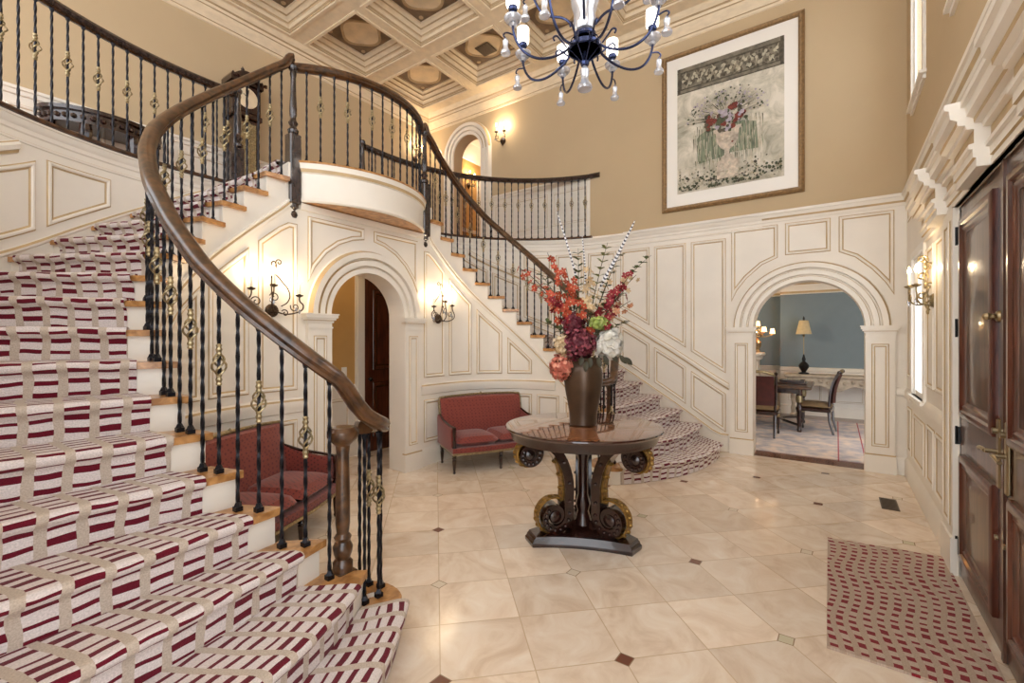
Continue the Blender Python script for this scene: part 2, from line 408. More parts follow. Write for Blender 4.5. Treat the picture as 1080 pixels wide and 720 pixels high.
def pilaster(mb, M, s0, s1, zcap, face=.05, panels=True):
    w = s1-s0
    mbox(mb, M, s0, s1, 0, zcap-.02, 0, face)
    mbox(mb, M, s0-.012, s1+.012, 0, .2, 0, face+.014); mbox(mb, M, s0-.006, s1+.006, .2, .215, 0, face+.008, 1)
    for z0, z1, o in ((zcap-.13, zcap-.115, .008), (zcap-.075, zcap-.05, .012), (zcap-.05, zcap-.03, .028), (zcap-.03, zcap, .042), (zcap, zcap+.012, .05)):
        mbox(mb, M, s0-o, s1+o, z0, z1, 0, face+o)
    mbox(mb, M, s0-.02, s1+.02, zcap-.056, zcap-.05, 0, face+.02, 1)
    F = lambda s, z, n: M(s, z, n+face)
    panel(mb, F, rect(s0+.055, s1-.055, .3, zcap-.2), .035, .012)
# ================================================================== dimensions
ZF = 3.2                       # upper floor
RISE = ZF/18
CI, RI = (1.95, 3.03), 1.075   # inner well wall (left), its radius
CO, RO = (1.95, 2.7), 2.55     # outer stair wall (left)
YA = CI[1]+RI                  # flat wall with the arch below the balcony
XW, YF, YB, XL = 6.8, -.65, 7.0, -.6
ZC = 6.12                      # underside of the ceiling beams
def mx(x, side): return x if side == 0 else XC2-x

# ------------------------------------------------------------------ stair plan
def theta(k): return R(234.5-10.8*(k-3)) if k < 13 else R(126.5-9.95*(k-13))
RT_ = [(40, 1.075), (126, 1.07), (140, 1.045), (152, 1.02), (166, .995), (182, .985), (195, 1.01), (208, 1.06), (222, 1.095), (236, 1.115), (260, 1.12)]
def rI(a):      # the well is not a true circle: its radius by angle
    d = math.degrees(a)
    for (d0, r0), (d1, r1) in zip(RT_, RT_[1:]):
        if d <= d1:
            u = max(0, (d-d0)/(d1-d0)); u = u*u*(3-2*u)*.4+u*.6; return r0+(r1-r0)*u
    return RT_[-1][1]
def inner(k, r=0): a = theta(k); q = rI(a)+r; return Vector((CI[0]+q*math.cos(a), CI[1]+q*math.sin(a)))
NOSE = {}
for k in range(1, 20):
    if k == 1: O, M_, I = (-.3, 1.26), (.75, 1.37), (1.62, 1.88)
    elif k == 2: O, M_, I = (-.6, 1.58), (.55, 1.6), (1.45, 1.98)
    elif k == 3: O, M_, I = (-.6, 1.83), (.38, 1.92), tuple(inner(3))
    elif k == 4: O, M_, I = (-.6, 2.12), (.3, 2.165), tuple(inner(4))
    else:
        I = tuple(inner(k)); M_ = None
        if k == 5: O = (-.6, 2.42)
        elif k == 18: O = (2.28, 5.25)
        elif k == 19: O = (2.6, 5.25); I = (2.6, YA)
        else:
            a = R({6: 180.5, 7: 172, 8: 163, 9: 153.5, 10: 143.5, 11: 133, 12: 123, 13: 116.8, 14: 110.3, 15: 103.7, 16: 97, 17: 90}[k])
            O = (CO[0]+RO*math.cos(a), CO[1]+RO*math.sin(a))
        M_ = ((O[0]+I[0])/2, (O[1]+I[1])/2)
    NOSE[k] = tuple(Vector(q) for q in (O, M_, I))
def nose(k, t):
    O, M_, I = NOSE[k]
    return O*(1-t)*(1-2*t)+M_*4*t*(1-t)+I*t*(2*t-1)
def fwd(k, t):
    d = (nose(k, min(t+.02, 1.1))-nose(k, t-.02)).normalized(); n = Vector((-d.y, d.x))
    ref = nose(k-1, t)-nose(k, t) if k > 1 else Vector((.2, -1))
    return n if n.dot(ref) > 0 else -n
def nlen(k): return (NOSE[k][0]-NOSE[k][1]).length+(NOSE[k][1]-NOSE[k][2]).length

# ------------------------------------------------------------------ shell
mb = MB(); mb.box(-3.2, XW+.0, -1.2, 5.6, -.12, 0); structure(mb.build('floor', 'floor'))

# right wall: dining arch below, picture wall above, small arch high at the back
MR = lambda s, z, n=0: Vector((XW-n, s, z))
DC, DH, DS = .315, .59, 1.69
mb = MB(); archwall(mb, MR, YF-.2, CO[1], 0, ZF, DC, DH, DS, .25, 0)
structure(mb.build('wall_right', 'cream', flat=True))
UC, UH, US = 5.93, .36, 5.2
MRU = lambda s, z, n=0: Vector((XW-n, s, z+ZF))
mb = MB(); archwall(mb, MRU, YF-.2, YB+.1, 0, 3.2, UC, UH, US-ZF, .25, 0)
structure(mb.build('wall_right_upper', 'beige', flat=True))
mb = MB()
archivolt(mb, MR, DC, DH, DS, AV)
pilaster(mb, MR, DC-DH-.27, DC-DH, DS, .05); pilaster(mb, MR, DC+DH, DC+DH+.27, DS, .05)
# spandrel panels over the arch
def spandrel(M, sc_, half, spring, s_out, ztop, gap=.33, sgn=1):
    r = half+gap; A = []
    a0 = 0; pts = []
    for i in range(15):
        a = R(6)+(R(84)-R(6))*i/14
        pts.append((sc_+sgn*r*math.cos(a), spring+r*math.sin(a)))
    x_edge = sc_+sgn*s_out
    pts = [p for p in pts if abs(p[0]-sc_) < s_out-.005]
    z0 = spring+math.sqrt(max(r*r-s_out**2, 0)) if s_out < r else pts[0][1]
    poly = [(x_edge, z0)]+pts+[(pts[-1][0], ztop), (x_edge, ztop)]
    return poly
panel(mb, MR, rect(.06, .54, 2.62, 3.03)) 
panel(mb, MR, spandrel(MR, DC, DH, DS, .86, 3.03, .32, 1)[0:0] or [(.62, 3.03), (.62, 2.6), (.80, 2.52), (.98, 2.36), (1.1, 2.2), (1.17, 2.05), (1.17, 3.03)])
panel(mb, MR, [(-.02, 3.03), (-.02, 2.6), (-.18, 2.52), (-.34, 2.36), (-.46, 2.2), (-.54, 2.05), (-.54, 3.03)])
# skirting and chair rail by the corner, cap along the top
for a, b in ((YF, DC-DH-.28),): hmold(mb, MR, a, b, [(0, 0), (0, .02), (.16, .02), (.18, .008), (.2, 0)])
hmold(mb, MR, YF, DC-DH-.28, [(.9, 0), (.905, .03), (.95, .03), (.98, .012), (1, 0)])
CAP = [(3.06, 0), (3.07, .012), (3.1, .014), (3.12, .03), (3.16, .036), (3.165, .05), (3.2, .05), (3.205, 0)]
hmold(mb, MR, YF, 2.7, CAP, mi=lambda a, b: 1 if b == 2 else 0)
structure(mb.build('trim_1', ['cream', 'glaze']))

mb = MB()
archivolt(mb, MRU, UC, UH, US-ZF, AV)
for s0, s1 in ((UC-UH-.24, UC-UH), (UC+UH, UC+UH+.24)):
    for (r0, q0), (r1, q1) in zip(AV, AV[1:]):
        for z0, z1 in ((0, US-ZF),):
            e0, e1 = (UC-UH-r0, UC-UH-r1) if s0 < UC-UH-.1 else (UC+UH+r0, UC+UH+r1)
            mb.quad(MRU(e0, z0, q0), MRU(e1, z0, q1), MRU(e1, z1, q1), MRU(e0, z1, q0))
# wainscot of the upper hall beside the arch
a0, a1 = 3.28, UC-UH-.25
for p0, p1 in ((a0+.06, a0+.72), (a0+.8, a0+1.46), (a0+1.54, a1-.06)): panel(mb, MRU, rect(p0, p1, .28, .86), .05)
hmold(mb, MRU, a0, a1, [(.94, 0), (.95, .025), (.99, .03), (1.0, .045), (1.03, .045), (1.035, 0)])
hmold(mb, MRU, a0, a1, [(0, 0), (0, .02), (.18, .02), (.2, 0)])
mb.quad(MRU(a0, 0, .004), MRU(a1, 0, .004), MRU(a1, 1.0, .004), MRU(a0, 1.0, .004))
structure(mb.build('trim_2', ['cream', 'glaze']))

# back wall of the upper hall, and its wainscot
MBK = lambda s, z, n=0: Vector((s, YB-n, z))
mb = MB(); mb.quad(MBK(XL-1, ZF), MBK(XW, ZF), MBK(XW, 6.4), MBK(XL-1, 6.4)); structure(mb.build('wall_back', 'beige'))
mb = MB()
mb.quad(MBK(XL-1, ZF, .004), MBK(XW, ZF, .004), MBK(XW, 4.16, .004), MBK(XL-1, 4.16, .004))
x = XL-.9
while x < XW-.7: panel(mb, MBK, rect(x, x+.66, ZF+.26, 4.02), .05); x += .76
hmold(mb, MBK, XL-1, XW, [(4.1, 0), (4.11, .025), (4.15, .03), (4.16, .045), (4.19, .045), (4.2, 0)])
structure(mb.build('trim_3', ['cream', 'glaze']))

# front wall
MF = lambda s, z, n=0: Vector((s, YF+n, z))
WIN = [(5.5, 6.22, .98, 2.36), (-.02, .7, .98, 2.36), (5.52, 6.24, 3.95, 5.55), (-.04, .68, 3.95, 5.55), (2.0, 4.2, 3.82, 5.55)]
DOOR = (2.13, 4.10, 0, 2.43)
mb = MB()
wallgrid(mb, MF, -.2, XW, 0, ZF, [WIN[0], WIN[1], DOOR], 0, depth=None)
for h in WIN[:2]:
    for p, q in (((h[0], h[2]), (h[0], h[3])), ((h[0], h[3]), (h[1], h[3])), ((h[1], h[3]), (h[1], h[2])), ((h[1], h[2]), (h[0], h[2]))):
        mb.quad(MF(*p), MF(*q), MF(*q, -.2), MF(*p, -.2))
structure(mb.build('wall_front', 'cream'))
mb = MB(); wallgrid(mb, MF, -.2, XW, ZF, 6.4, WIN[2:], 0, depth=.2); structure(mb.build('wall_front_upper', 'beige'))
mb = MB()
ENT = [(2.41, 0), (2.41, .022), (2.455, .022), (2.458, .034), (2.5, .034), (2.503, .05), (2.525, .05), (2.53, .03), (2.6, .03), (2.604, .058), (2.625, .062), (2.63, .09), (2.655, .092), (2.67, .118), (2.715, .122), (2.72, .14), (2.75, .14), (2.755, 0)]
secs = [(.75, 1.6, 0), (1.6, 2.1, .0), (2.1, 2.57, .06), (2.57, 3.2, 0), (3.2, 3.67, .06), (3.67, 4.3, 0), (4.3, 4.77, .06), (4.77, 5.46, 0)]
for a, b, e in secs: hmold(mb, MF, a, b, [(z, n+(e if 0 < i < len(ENT)-1 else 0)) for i, (z, n) in enumerate(ENT)], mi=lambda a_, b_: 1 if b_ in (2, 7, 11) else 0)
hmold(mb, MF, -.2, XW, CAP, mi=lambda a, b: 1 if b == 2 else 0)
# door casing
for s0, s1 in ((4.115, 4.45), (1.78, 2.115)):
    mbox(mb, MF, s0, s1, 0, 2.43, 0, .03); mbox(mb, MF, s0-.004, s1+.012, 0, .24, 0, .042)
    panel(mb, lambda s, z, n: MF(s, z, n+.03), rect(s0+.06, s1-.05, .3, 2.34), .04, .012)
mbox(mb, MF, 2.1, 4.13, 2.41, 2.44, -.03, .03)
for a, b in ((4.111, 4.118), (2.112, 2.119)): mbox(mb, MF, a, b, 0, 2.43, -.06, .002)  # thin fills added beside the leaves to block outside light at the hinges
# panels between casing and window, below the window, beyond it
for s0, s1 in ((4.56, 4.94), (5.0, 5.38)):
    panel(mb, MF, rect(s0, s1, 1.12, 2.34)); panel(mb, MF, rect(s0, s1, .3, .8))
panel(mb, MF, rect(5.5, 6.22, .3, .78)); panel(mb, MF, rect(6.36, 6.7, .3, .8)); panel(mb, MF, rect(6.36, 6.7, 1.12, 2.34))
for s0, s1 in ((4.56, 5.38), (5.5, 6.22), (6.36, 6.7)): panel(mb, MF, rect(s0, s1, 2.84, 3.02), .03)
for a, b in ((4.46, 5.42), (6.3, XW)): hmold(mb, MF, a, b, [(.88, 0), (.89, .028), (.95, .03), (.98, .012), (1, 0)])
hmold(mb, MF, 4.46, XW, [(0, 0), (0, .022), (.17, .022), (.19, .008), (.21, 0)])
structure(mb.build('trim_4', ['cream', 'glaze']))
for i, h in enumerate(WIN):
    mb = MB(); low = i < 2
    w = .07
    for a, b, c, d in ((h[0]-w, h[0], h[2]-w, h[3]+w), (h[1], h[1]+w, h[2]-w, h[3]+w), (h[0], h[1], h[3], h[3]+w), (h[0], h[1], h[2]-w, h[2])): mbox(mb, MF, a, b, c, d, 0, .022)
    mbox(mb, MF, h[0]-.1, h[1]+.1, h[2]-.03, h[2]+.0, -.03, .05)
    for a, b, c, d in ((h[0], h[0]+.03, h[2], h[3]), (h[1]-.03, h[1], h[2], h[3]), (h[0]+.05, h[1]-.05, h[2], h[2]+.05), (h[0]+.05, h[1]-.05, h[3]-.05, h[3])): mbox(mb, MF, a, b, c, d, -.02, -.004)
    if i == 4:
        for xx in (2.71, 3.45): mbox(mb, MF, xx-.02, xx+.02, h[2]+.05, h[3]-.05, -.02, -.004)
    o = structure(mb.build('window_%d' % (i+1), 'white'))
    mb = MB(); mbox(mb, MF, h[0]+.04, h[1]-.04, h[2]+.04, h[3]-.04, -.014, -.01); mb.build('pane', 'glass', o)

# crown moulding around the upper room
CR = [(5.86, 0), (5.87, .02), (5.9, .024), (5.905, .04), (5.95, .07), (5.99, .12), (6.01, .13), (6.015, .15), (6.05, .16), (6.06, .19), (6.1, .22), (ZC, .25)]
mb = MB(); cm = lambda a, b: 1 if b in (2, 6, 8) else 0
hmold(mb, MR, YF, YB, CR, mi=cm); hmold(mb, MBK, XL-1, XW, CR, mi=cm); hmold(mb, MF, -.2, XW, CR, mi=cm)
structure(mb.build('trim_5', ['ceilcream', 'ceilglaze']))

# coffered ceiling
mb = MB()
xs = [3.1+1.35*i for i in range(-3, 3)]; ys = [.55+1.385*j for j in range(0, 5)]
HX, HY = .52, .585
PX = [XL-1]+[v for x in xs for v in (x-HX, x+HX)]+[XW]; PY = [YF]+[v for y in ys for v in (y-HY, y+HY)]+[YB]
cell = lambda i, j: i % 2 == 1 and j % 2 == 1
for i in range(len(PX)-1):
    for j in range(len(PY)-1):
        if not cell(i, j): mb.quad((PX[i], PY[j], ZC), (PX[i+1], PY[j], ZC), (PX[i+1], PY[j+1], ZC), (PX[i], PY[j+1], ZC))
STEP = [(-.05, 0), (-.048, -.014), (-.005, -.016), (0, 0), (0, .02), (.012, .022), (.016, .055), (.04, .085), (.058, .09), (.06, .115), (.09, .15), (.105, .155), (.107, .18), (.13, .2), (.15, .205), (.15, .235)]
for x in xs:
    for y in ys:
        rows = [[(x+sx*(HX-d), y+sy*(HY-d), ZC+dz) for sx, sy in ((-1, -1), (1, -1), (1, 1), (-1, 1))] for d, dz in STEP]
        mb.grid(rows, lambda a, b: 1 if a in (3, 5, 8, 11) else 0, True)
        zz = ZC+.235; ex, ey = HX-.15, HY-.15
        mb.quad(*[(x+sx*ex, y+sy*ey, zz) for sx, sy in ((-1, -1), (1, -1), (1, 1), (-1, 1))], 2)
        # quatrefoil medallion
        def q4(r, dz): return [(x+r*(1+.07*math.cos(4*(2*PI*k/48)))*math.cos(2*PI*k/48), y+r*1.08*(1+.07*math.cos(4*(2*PI*k/48)))*math.sin(2*PI*k/48), zz-dz) for k in range(48)]
        mb.grid([q4(.31, .001), q4(.305, .018), q4(.275, .018), q4(.265, .008)], 1, True); mb.poly(q4(.266, .008), 3)
        for sx in (-1, 1):
            for sy in (-1, 1): mb.lathe([(.0, -.012), (.03, -.012), (.035, 0)], (x+sx*ex*.82, y+sy*ey*.82, zz), 10, 1)
mb.box(XL-1, XW+.2, YF-.2, YB+.2, 6.5, 6.6, 0)
structure(mb.build('ceiling', ['ceilcream', 'ceilglaze', 'coffer', 'medal']))
mb = MB(); vx, vy, vz = xs[5]-.0, ys[3]+.1, ZC+.235
vx, vy = xs[5]+.08, ys[3]+.02
mb.box(vx-.13, vx+.13, vy-.13, vy+.13, vz-.03, vz-.018)
for k in range(7): mb.box(vx-.11, vx+.11, vy-.105+k*.032, vy-.09+k*.032, vz-.036, vz-.03)
tag(mb.build('ceiling_vent', 'vent'), 'square grey louvred air vent set in a painted ceiling coffer', 'vent')

# upper floor slab with the balcony nose
BR = 1.096; BCY = 3.77+BR
bal = []
ba = math.asin(.83/BR)
for i in range(25):
    a = -PI/2-ba+2*ba*i/24; bal.append((3.1+BR*math.cos(a), BCY+BR*math.sin(a)))
left_arc = [(CO[0]+(RO+.12)*math.cos(a), CO[1]+(RO+.12)*math.sin(a)) for a in [R(180-90*i/24) for i in range(25)]]
poly = [(XL-1, YB), (XL-1, CO[1])]+left_arc[0:]+[(2.27, 5.37), (2.27, YA+.02)]+bal[0:]+[(XC2-2.27, YA+.02), (XC2-2.27, 5.37)]+[(XC2-x, y) for x, y in left_arc[::-1]]+[(XW, CO[1]+.0), (XW, YB)]
mb = MB(); mb.prism(poly, 2.86, ZF, 0, 1); structure(mb.build('floor_upper', ['cream', 'oak'], merge=False))
# balcony fascia, oak soffit edge, wood nosing
mb = MB()
def ring(prof, pts, c):
    rows = []
    for x, y in pts:
        d = Vector((x-c[0], y-c[1])).normalized(); rows.append([(x+d.x*n, y+d.y*n, z) for z, n in prof])
    return rows
mb.grid(ring([(2.83, -.2), (2.83, .012), (2.845, .022), (2.86, .018), (2.87, .008), (2.88, .004), (3.1, .004), (3.11, .02), (3.14, .028), (3.165, .03), (3.192, .034)], bal, (3.1, BCY)), lambda a, b: 1 if b == 7 else 0)
structure(mb.build('trim_6', ['cream', 'glaze']))
mb = MB(); mb.grid(ring([(3.19, -.02), (3.19, .036), (3.2, .04), (3.21, .036), (3.214, .02), (3.214, -.1)], bal, (3.1, BCY)), 0)
mb.poly([(x, y, 2.828) for x, y in bal], 0); structure(mb.build('trim_7', ['oak']))

# ------------------------------------------------------------------ outer stair walls (left / right)
PO = Path(('L', (XL, .8), (XL, CO[1])), ('A', CO, RO, PI, PI/2), ('L', (CO[0], CO[1]+RO), (2.3, CO[1]+RO)))
SO0 = 0; SL = PO.L
kn = []      # (s, z) of the outer nosing ends
def s_of(p):
    if p.y <= CO[1]+1e-4 and p.x < .0: return p.y-.8
    a = math.atan2(p.y-CO[1], p.x-CO[0])
    if p.x <= CO[0]+1e-6: return (CO[1]-.8)+(PI-a)*RO
    return (CO[1]-.8)+PI/2*RO+(p.x-CO[0])
for k in range(2, 19): kn.append((s_of(NOSE[k][0]), k*RISE))
kn = [(kn[0][0]-.28, RISE)]+kn
def znose(s):
    if s <= kn[0][0]: return kn[0][1]+(s-kn[0][0])*.6
    for (a, za), (b, zb) in zip(kn, kn[1:]):
        if s <= b: return za+(zb-za)*(s-a)/(b-a)
    return ZF
def zsm(s): return sum(znose(s+d) for d in (-.24, -.16, -.08, 0, .08, .16, .24))/7
for side in (0, 1):
    M = pmap(PO, -1, side == 1)
    mb = MB(); n = 60
    s_start = .0 if side == 0 else .0
    S_ = [(CO[1]-.8 if side else 0)+(SL-(CO[1]-.8 if side else 0))*i/n for i in range(n+1)]
    mb.grid([[M(q, 0), M(q, ZF)] for q in S_]); mb.grid([[M(q, 0, -.12), M(q, ZF, -.12)] for q in S_]); mb.grid([[M(q, ZF, 0), M(q, ZF, -.12)] for q in S_])
    structure(mb.build('wall_stair_left' if side == 0 else 'wall_stair_right', 'cream'))
    mb = MB()
    # raking skirt, raking rail, cap
    ss = .45
    hmold(mb, M, ss-.05, SL, [(-.2, .002), (-.2, .02), (.0, .02), (.012, .03), (.03, .03), (.045, .012), (.05, .002)], zf=lambda s: max(zsm(s), .2) , mi=lambda a, b: 1 if b == 4 else 0)
    def rz(s): return zsm(s)+.72
    s_rail = ss
    while rz(s_rail+.02) < 2.9: s_rail += .02
    hmold(mb, M, ss-.05, s_rail, [(0, 0), (.008, .014), (.03, .016), (.036, .03), (.07, .034), (.09, .018), (.1, .012), (.106, 0)], zf=rz, mi=lambda a, b: 1 if b in (1, 5) else 0)
    hmold(mb, M, 0, SL, [(2.99, 0), (2.995, .01), (3.01, .012), (3.015, .004), (3.06, .004), (3.07, .014), (3.1, .016), (3.12, .034), (3.15, .04), (3.155, .05), (3.17, .05), (3.17, 0)], mi=lambda a, b: 1 if b == 2 else 0)
    s = .44; w = .46; gp = .07
    while s+w < SL-.1:
        a, b = s, s+w; N = 5
        lo = [(a+(b-a)*i/N, zsm(a+(b-a)*i/N)+.12) for i in range(N+1)]; hi = [(p, zsm(p)+.65) for p, _ in lo]
        hi = [(p, min(z, 2.93)) for p, z in hi]
        if lo[-1][1] < 2.78 : panel(mb, M, lo+hi[::-1])
        lo2 = [(p, zsm(p)+.93) for p, _ in lo]
        if lo2[-1][1] < 2.8: panel(mb, M, lo2+[(b, 2.93), (a, 2.93)])
        s += w+gp
    structure(mb.build('trim_%d' % (8+side), ['cream', 'glaze']))
    mb = MB()   # wood cap on the wall top that carries the upper railing
    hmold(mb, M, 0 if side == 0 else 2.42, SL, [(3.17, .03), (3.175, .062), (3.19, .07), (3.205, .062), (3.21, .04), (3.21, -.16), (3.17, -.16)])
    structure(mb.build('trim_%d' % (10+side), 'rail'))

# ------------------------------------------------------------------ inner well wall with the arch under the balcony
A0 = theta(2)+R(3)
LA = (A0-PI/2)*RI; LF = 2*(3.1-CI[0])
PI_ = Path(('A', CI, RI, A0, PI/2), ('L', (CI[0], YA), (XC2-CI[0], YA)), ('A', (XC2-CI[0], CI[1]), RI, PI/2, PI-A0))
def MI(s, z, n=0):
    if s < LA: a = A0-s/RI; r = rI(a)-n; return Vector((CI[0]+r*math.cos(a), CI[1]+r*math.sin(a), z))
    if s > PI_.L-LA: a = A0-(PI_.L-s)/RI; r = rI(a)-n; return Vector((XC2-CI[0]-r*math.cos(a), CI[1]+r*math.sin(a), z))
    return Vector((CI[0]+s-LA, YA-n, z))
SC = PI_.L/2
def s_th(a): return (A0-a)*RI          # left arc: path length at an angle
def ztop_l(k): return k*RISE-.03
# sawtooth heights
mb = MB(); mbs = MB()
def seg(sa, sb, z, m=4, zl=0):
    for mirror in (0, 1):
        f = (lambda s: s) if not mirror else (lambda s: PI_.L-s)
        mb.grid([[MI(f(sa+(sb-sa)*i/m), zl), MI(f(sa+(sb-sa)*i/m), z)] for i in range(m+1)])
bounds = [(k, s_th(theta(k))) for k in range(2, 19)]
for (k, sa), (k2, sb) in zip(bounds, bounds[1:]): seg(max(sa, 0), sb, ztop_l(k))
AH, AS = .47, 1.78
structure(mb.build('wall_rear_curved', 'cream')); mb = MB()
seg(bounds[-1][1], SC-.66, ZF-.05, 3)
archwall(mb, MI, SC-.66, SC+.66, 0, ZF-.05, SC, AH, AS, .24)
structure(mb.build('wall_rear', 'cream', flat=True))
mb = MB()
archivolt(mb, MI, SC, AH, AS, AV); pilaster(mb, MI, SC-AH-.25, SC-AH, AS, .045); pilaster(mb, MI, SC+AH, SC+AH+.25, AS, .045)
sp1 = [(SC-.06, 2.72), (SC-.06, 2.6), (SC-.2, 2.57), (SC-.36, 2.5), (SC-.5, 2.39), (SC-.62, 2.24), (SC-.7, 2.08), (SC-.7, 2.72)]
panel(mb, MI, sp1); panel(mb, MI, [(2*SC-s, z) for s, z in sp1])
for a, b in ((SC-.78, SC+.78),): hmold(mb, MI, a, b, [(2.76, 0), (2.765, .02), (2.8, .03), (2.82, .03)])
def zst(s):     # underside line of the stringer (follows the nosings)
    th = A0-s/RI
    if s > bounds[-1][1]: return ZF
    kk = 3+(R(234.5)-th)/R(10.8); return kk*RISE
for mirror in (0, 1):
    f = (lambda s: s) if not mirror else (lambda s: PI_.L-s)
    Mm = (lambda g: (lambda s, z, n=0: MI(g(s), z, n)))(f)
    sE = SC-AH-.27
    hmold(mb, Mm, .0, sE, [(0, 0), (0, .02), (.17, .02), (.19, .008), (.21, 0)])
    s9 = s_th(theta(8.0)); hmold(mb, Mm, s9, sE, [(.86, 0), (.87, .018), (.9, .022), (.94, .034), (.97, .03), (.985, .012), (1, 0)], mi=lambda a, b: 1 if b == 4 else 0)
    hmold(mb, Mm, 0.12, bounds[-1][1]+.06, [(-.40, 0), (-.395, .014), (-.37, .018), (-.35, .012), (-.34, .02), (-.325, .02), (-.315, 0)], zf=zst, mi=lambda a, b: 1 if b in (2,) else 0)
    # panel columns, widths along the wall
    cols = [(sE-.06-.36, sE-.06)]
    while cols[-1][0] > .5: e = cols[-1][0]-.075; cols.append((e-.36, e))
    for a, b in cols:
        N = 4; S_ = [a+(b-a)*i/N for i in range(N+1)]
        tp = [(s, min(2.62, zst(s)-.50)) for s in S_]
        if tp[0][1] > 1.2: panel(mb, Mm, [(a, 1.07), (b, 1.07)]+tp[::-1])
        elif tp[-1][1] > 1.3:
            ss_ = [s for s in S_ if zst(s)-.5 > 1.12]; panel(mb, Mm, [(ss_[0], 1.07), (b, 1.07)]+[(s, zst(s)-.5) for s in ss_[::-1]])
        tl = [(s, min(.8, zst(s)-.50)) for s in S_]
        if tl[0][1] > .45: panel(mb, Mm, [(a, .28), (b, .28)]+tl[::-1])
structure(mb.build('trim_12', ['cream', 'glaze']))

# hall behind the arch
mb = MB(); YH = 5.2
mb.quad((2.2, YH, 0), (4.0, YH, 0), (4.0, YH, 2.86), (2.2, YH, 2.86)); mb.quad((4.0, YH, 0), (4.9, YH, 0), (4.9, YH, 2.48), (4.0, YH, 2.48)); mb.quad((2.2, YA+.24, 0), (2.2, YH, 0), (2.2, YH, 2.86), (2.2, YA+.24, 2.86)); mb.quad((4.9, YA+.24, 0), (4.9, YH, 0), (4.9, YH, 2.2), (4.9, YA+.24, 2.2))
structure(mb.build('wall_hall', 'tan'))
mb = MB(); MH = lambda s, z, n=0: Vector((s, YH-n, z))
for a, b in ((2.2, 3.7), (4.85, 4.9)): 
    hmold(mb, MH, a, b, [(.86, 0), (.87, .02), (.93, .03), (.95, 0)]); hmold(mb, MH, a, b, [(0, 0), (0, .02), (.18, .02), (.2, 0)])
    mb.quad(MH(a, 0, .003), MH(b, 0, .003), MH(b, .9, .003), MH(a, .9, .003))
panel(mb, MH, rect(2.4, 3.0, .28, .78)); panel(mb, MH, rect(3.06, 3.62, .28, .78))
for a, b, c, d in ((3.7, 3.84, 0, 2.36), (4.74, 4.88, 0, 2.36), (3.7, 4.88, 2.36, 2.47)):
    mbox(mb, MH, a, b, c, d, 0, .025); mbox(mb, MH, a+.03, b-.03, c, d-.03, .025, .036)
structure(mb.build('trim_13', ['cream', 'glaze']))
mb = MB(); mbox(mb, MH, 3.84, 4.74, .01, 2.36, .0, .012)
for z0, z1 in ((.2, .95), (1.12, 2.22)): panel(mb, lambda s, z, n: MH(s, z, n+.012), rect(3.98, 4.6, z0, z1), .07, .014)
o = structure(mb.build('door_2', ['doorwood', 'mahog']))
mb = MB(); mb.lathe([(0, 0), (.014, .0), (.012, .035), (.028, .045), (.03, .06), (.02, .072), (0, .075)], (0, 0, 0), 12, 0, lambda x, y, z: (3.91+x, YH-.012-z, 1.0+y)); mb.build('knob', 'black', o)
mb = MB(); mbox(mb, MH, 3.5, 3.575, 1.06, 1.18, 0, .008); mbox(mb, MH, 3.53, 3.545, 1.105, 1.135, .008, .016); tag(mb.build('light_switch', 'white'), 'white light switch plate on the tan wall through the rear arch', 'switch')
# ================================================================== staircases and carpet runners
def smooth(pts, it=2):
    for _ in range(it):
        q = [pts[0]]
        for a, b in zip(pts, pts[1:]): q += [tuple(.75*x+.25*y for x, y in zip(a, b)), tuple(.25*x+.75*y for x, y in zip(a, b))]
        q.append(pts[-1]); pts = q
    return pts
BN = (1.43, 2.02); BNR = .245
def tread_poly(k):
    ext = .028/nlen(k); n = 10
    T = [(1+ext)*i/n for i in range(n+1)]
    if k == 1:
        T = [.96*i/n for i in range(n+1)]
        fr = [nose(1, t) for t in T]
        bull = [Vector((BN[0]+BNR*math.cos(a), BN[1]+BNR*math.sin(a))) for a in [R(-32+10*i) for i in range(19)]]
        bk = [nose(2, t) for t in [1-i/n for i in range(n+1)]]
        return fr+bull+[p+Vector((0, .02)) for p in bk]
    fr = [nose(k, t)+fwd(k, min(t, 1))*.022 for t in T]
    bk = [nose(k+1, t)-fwd(k+1, min(t, 1))*.004 for t in T[::-1]]
    return fr+bk
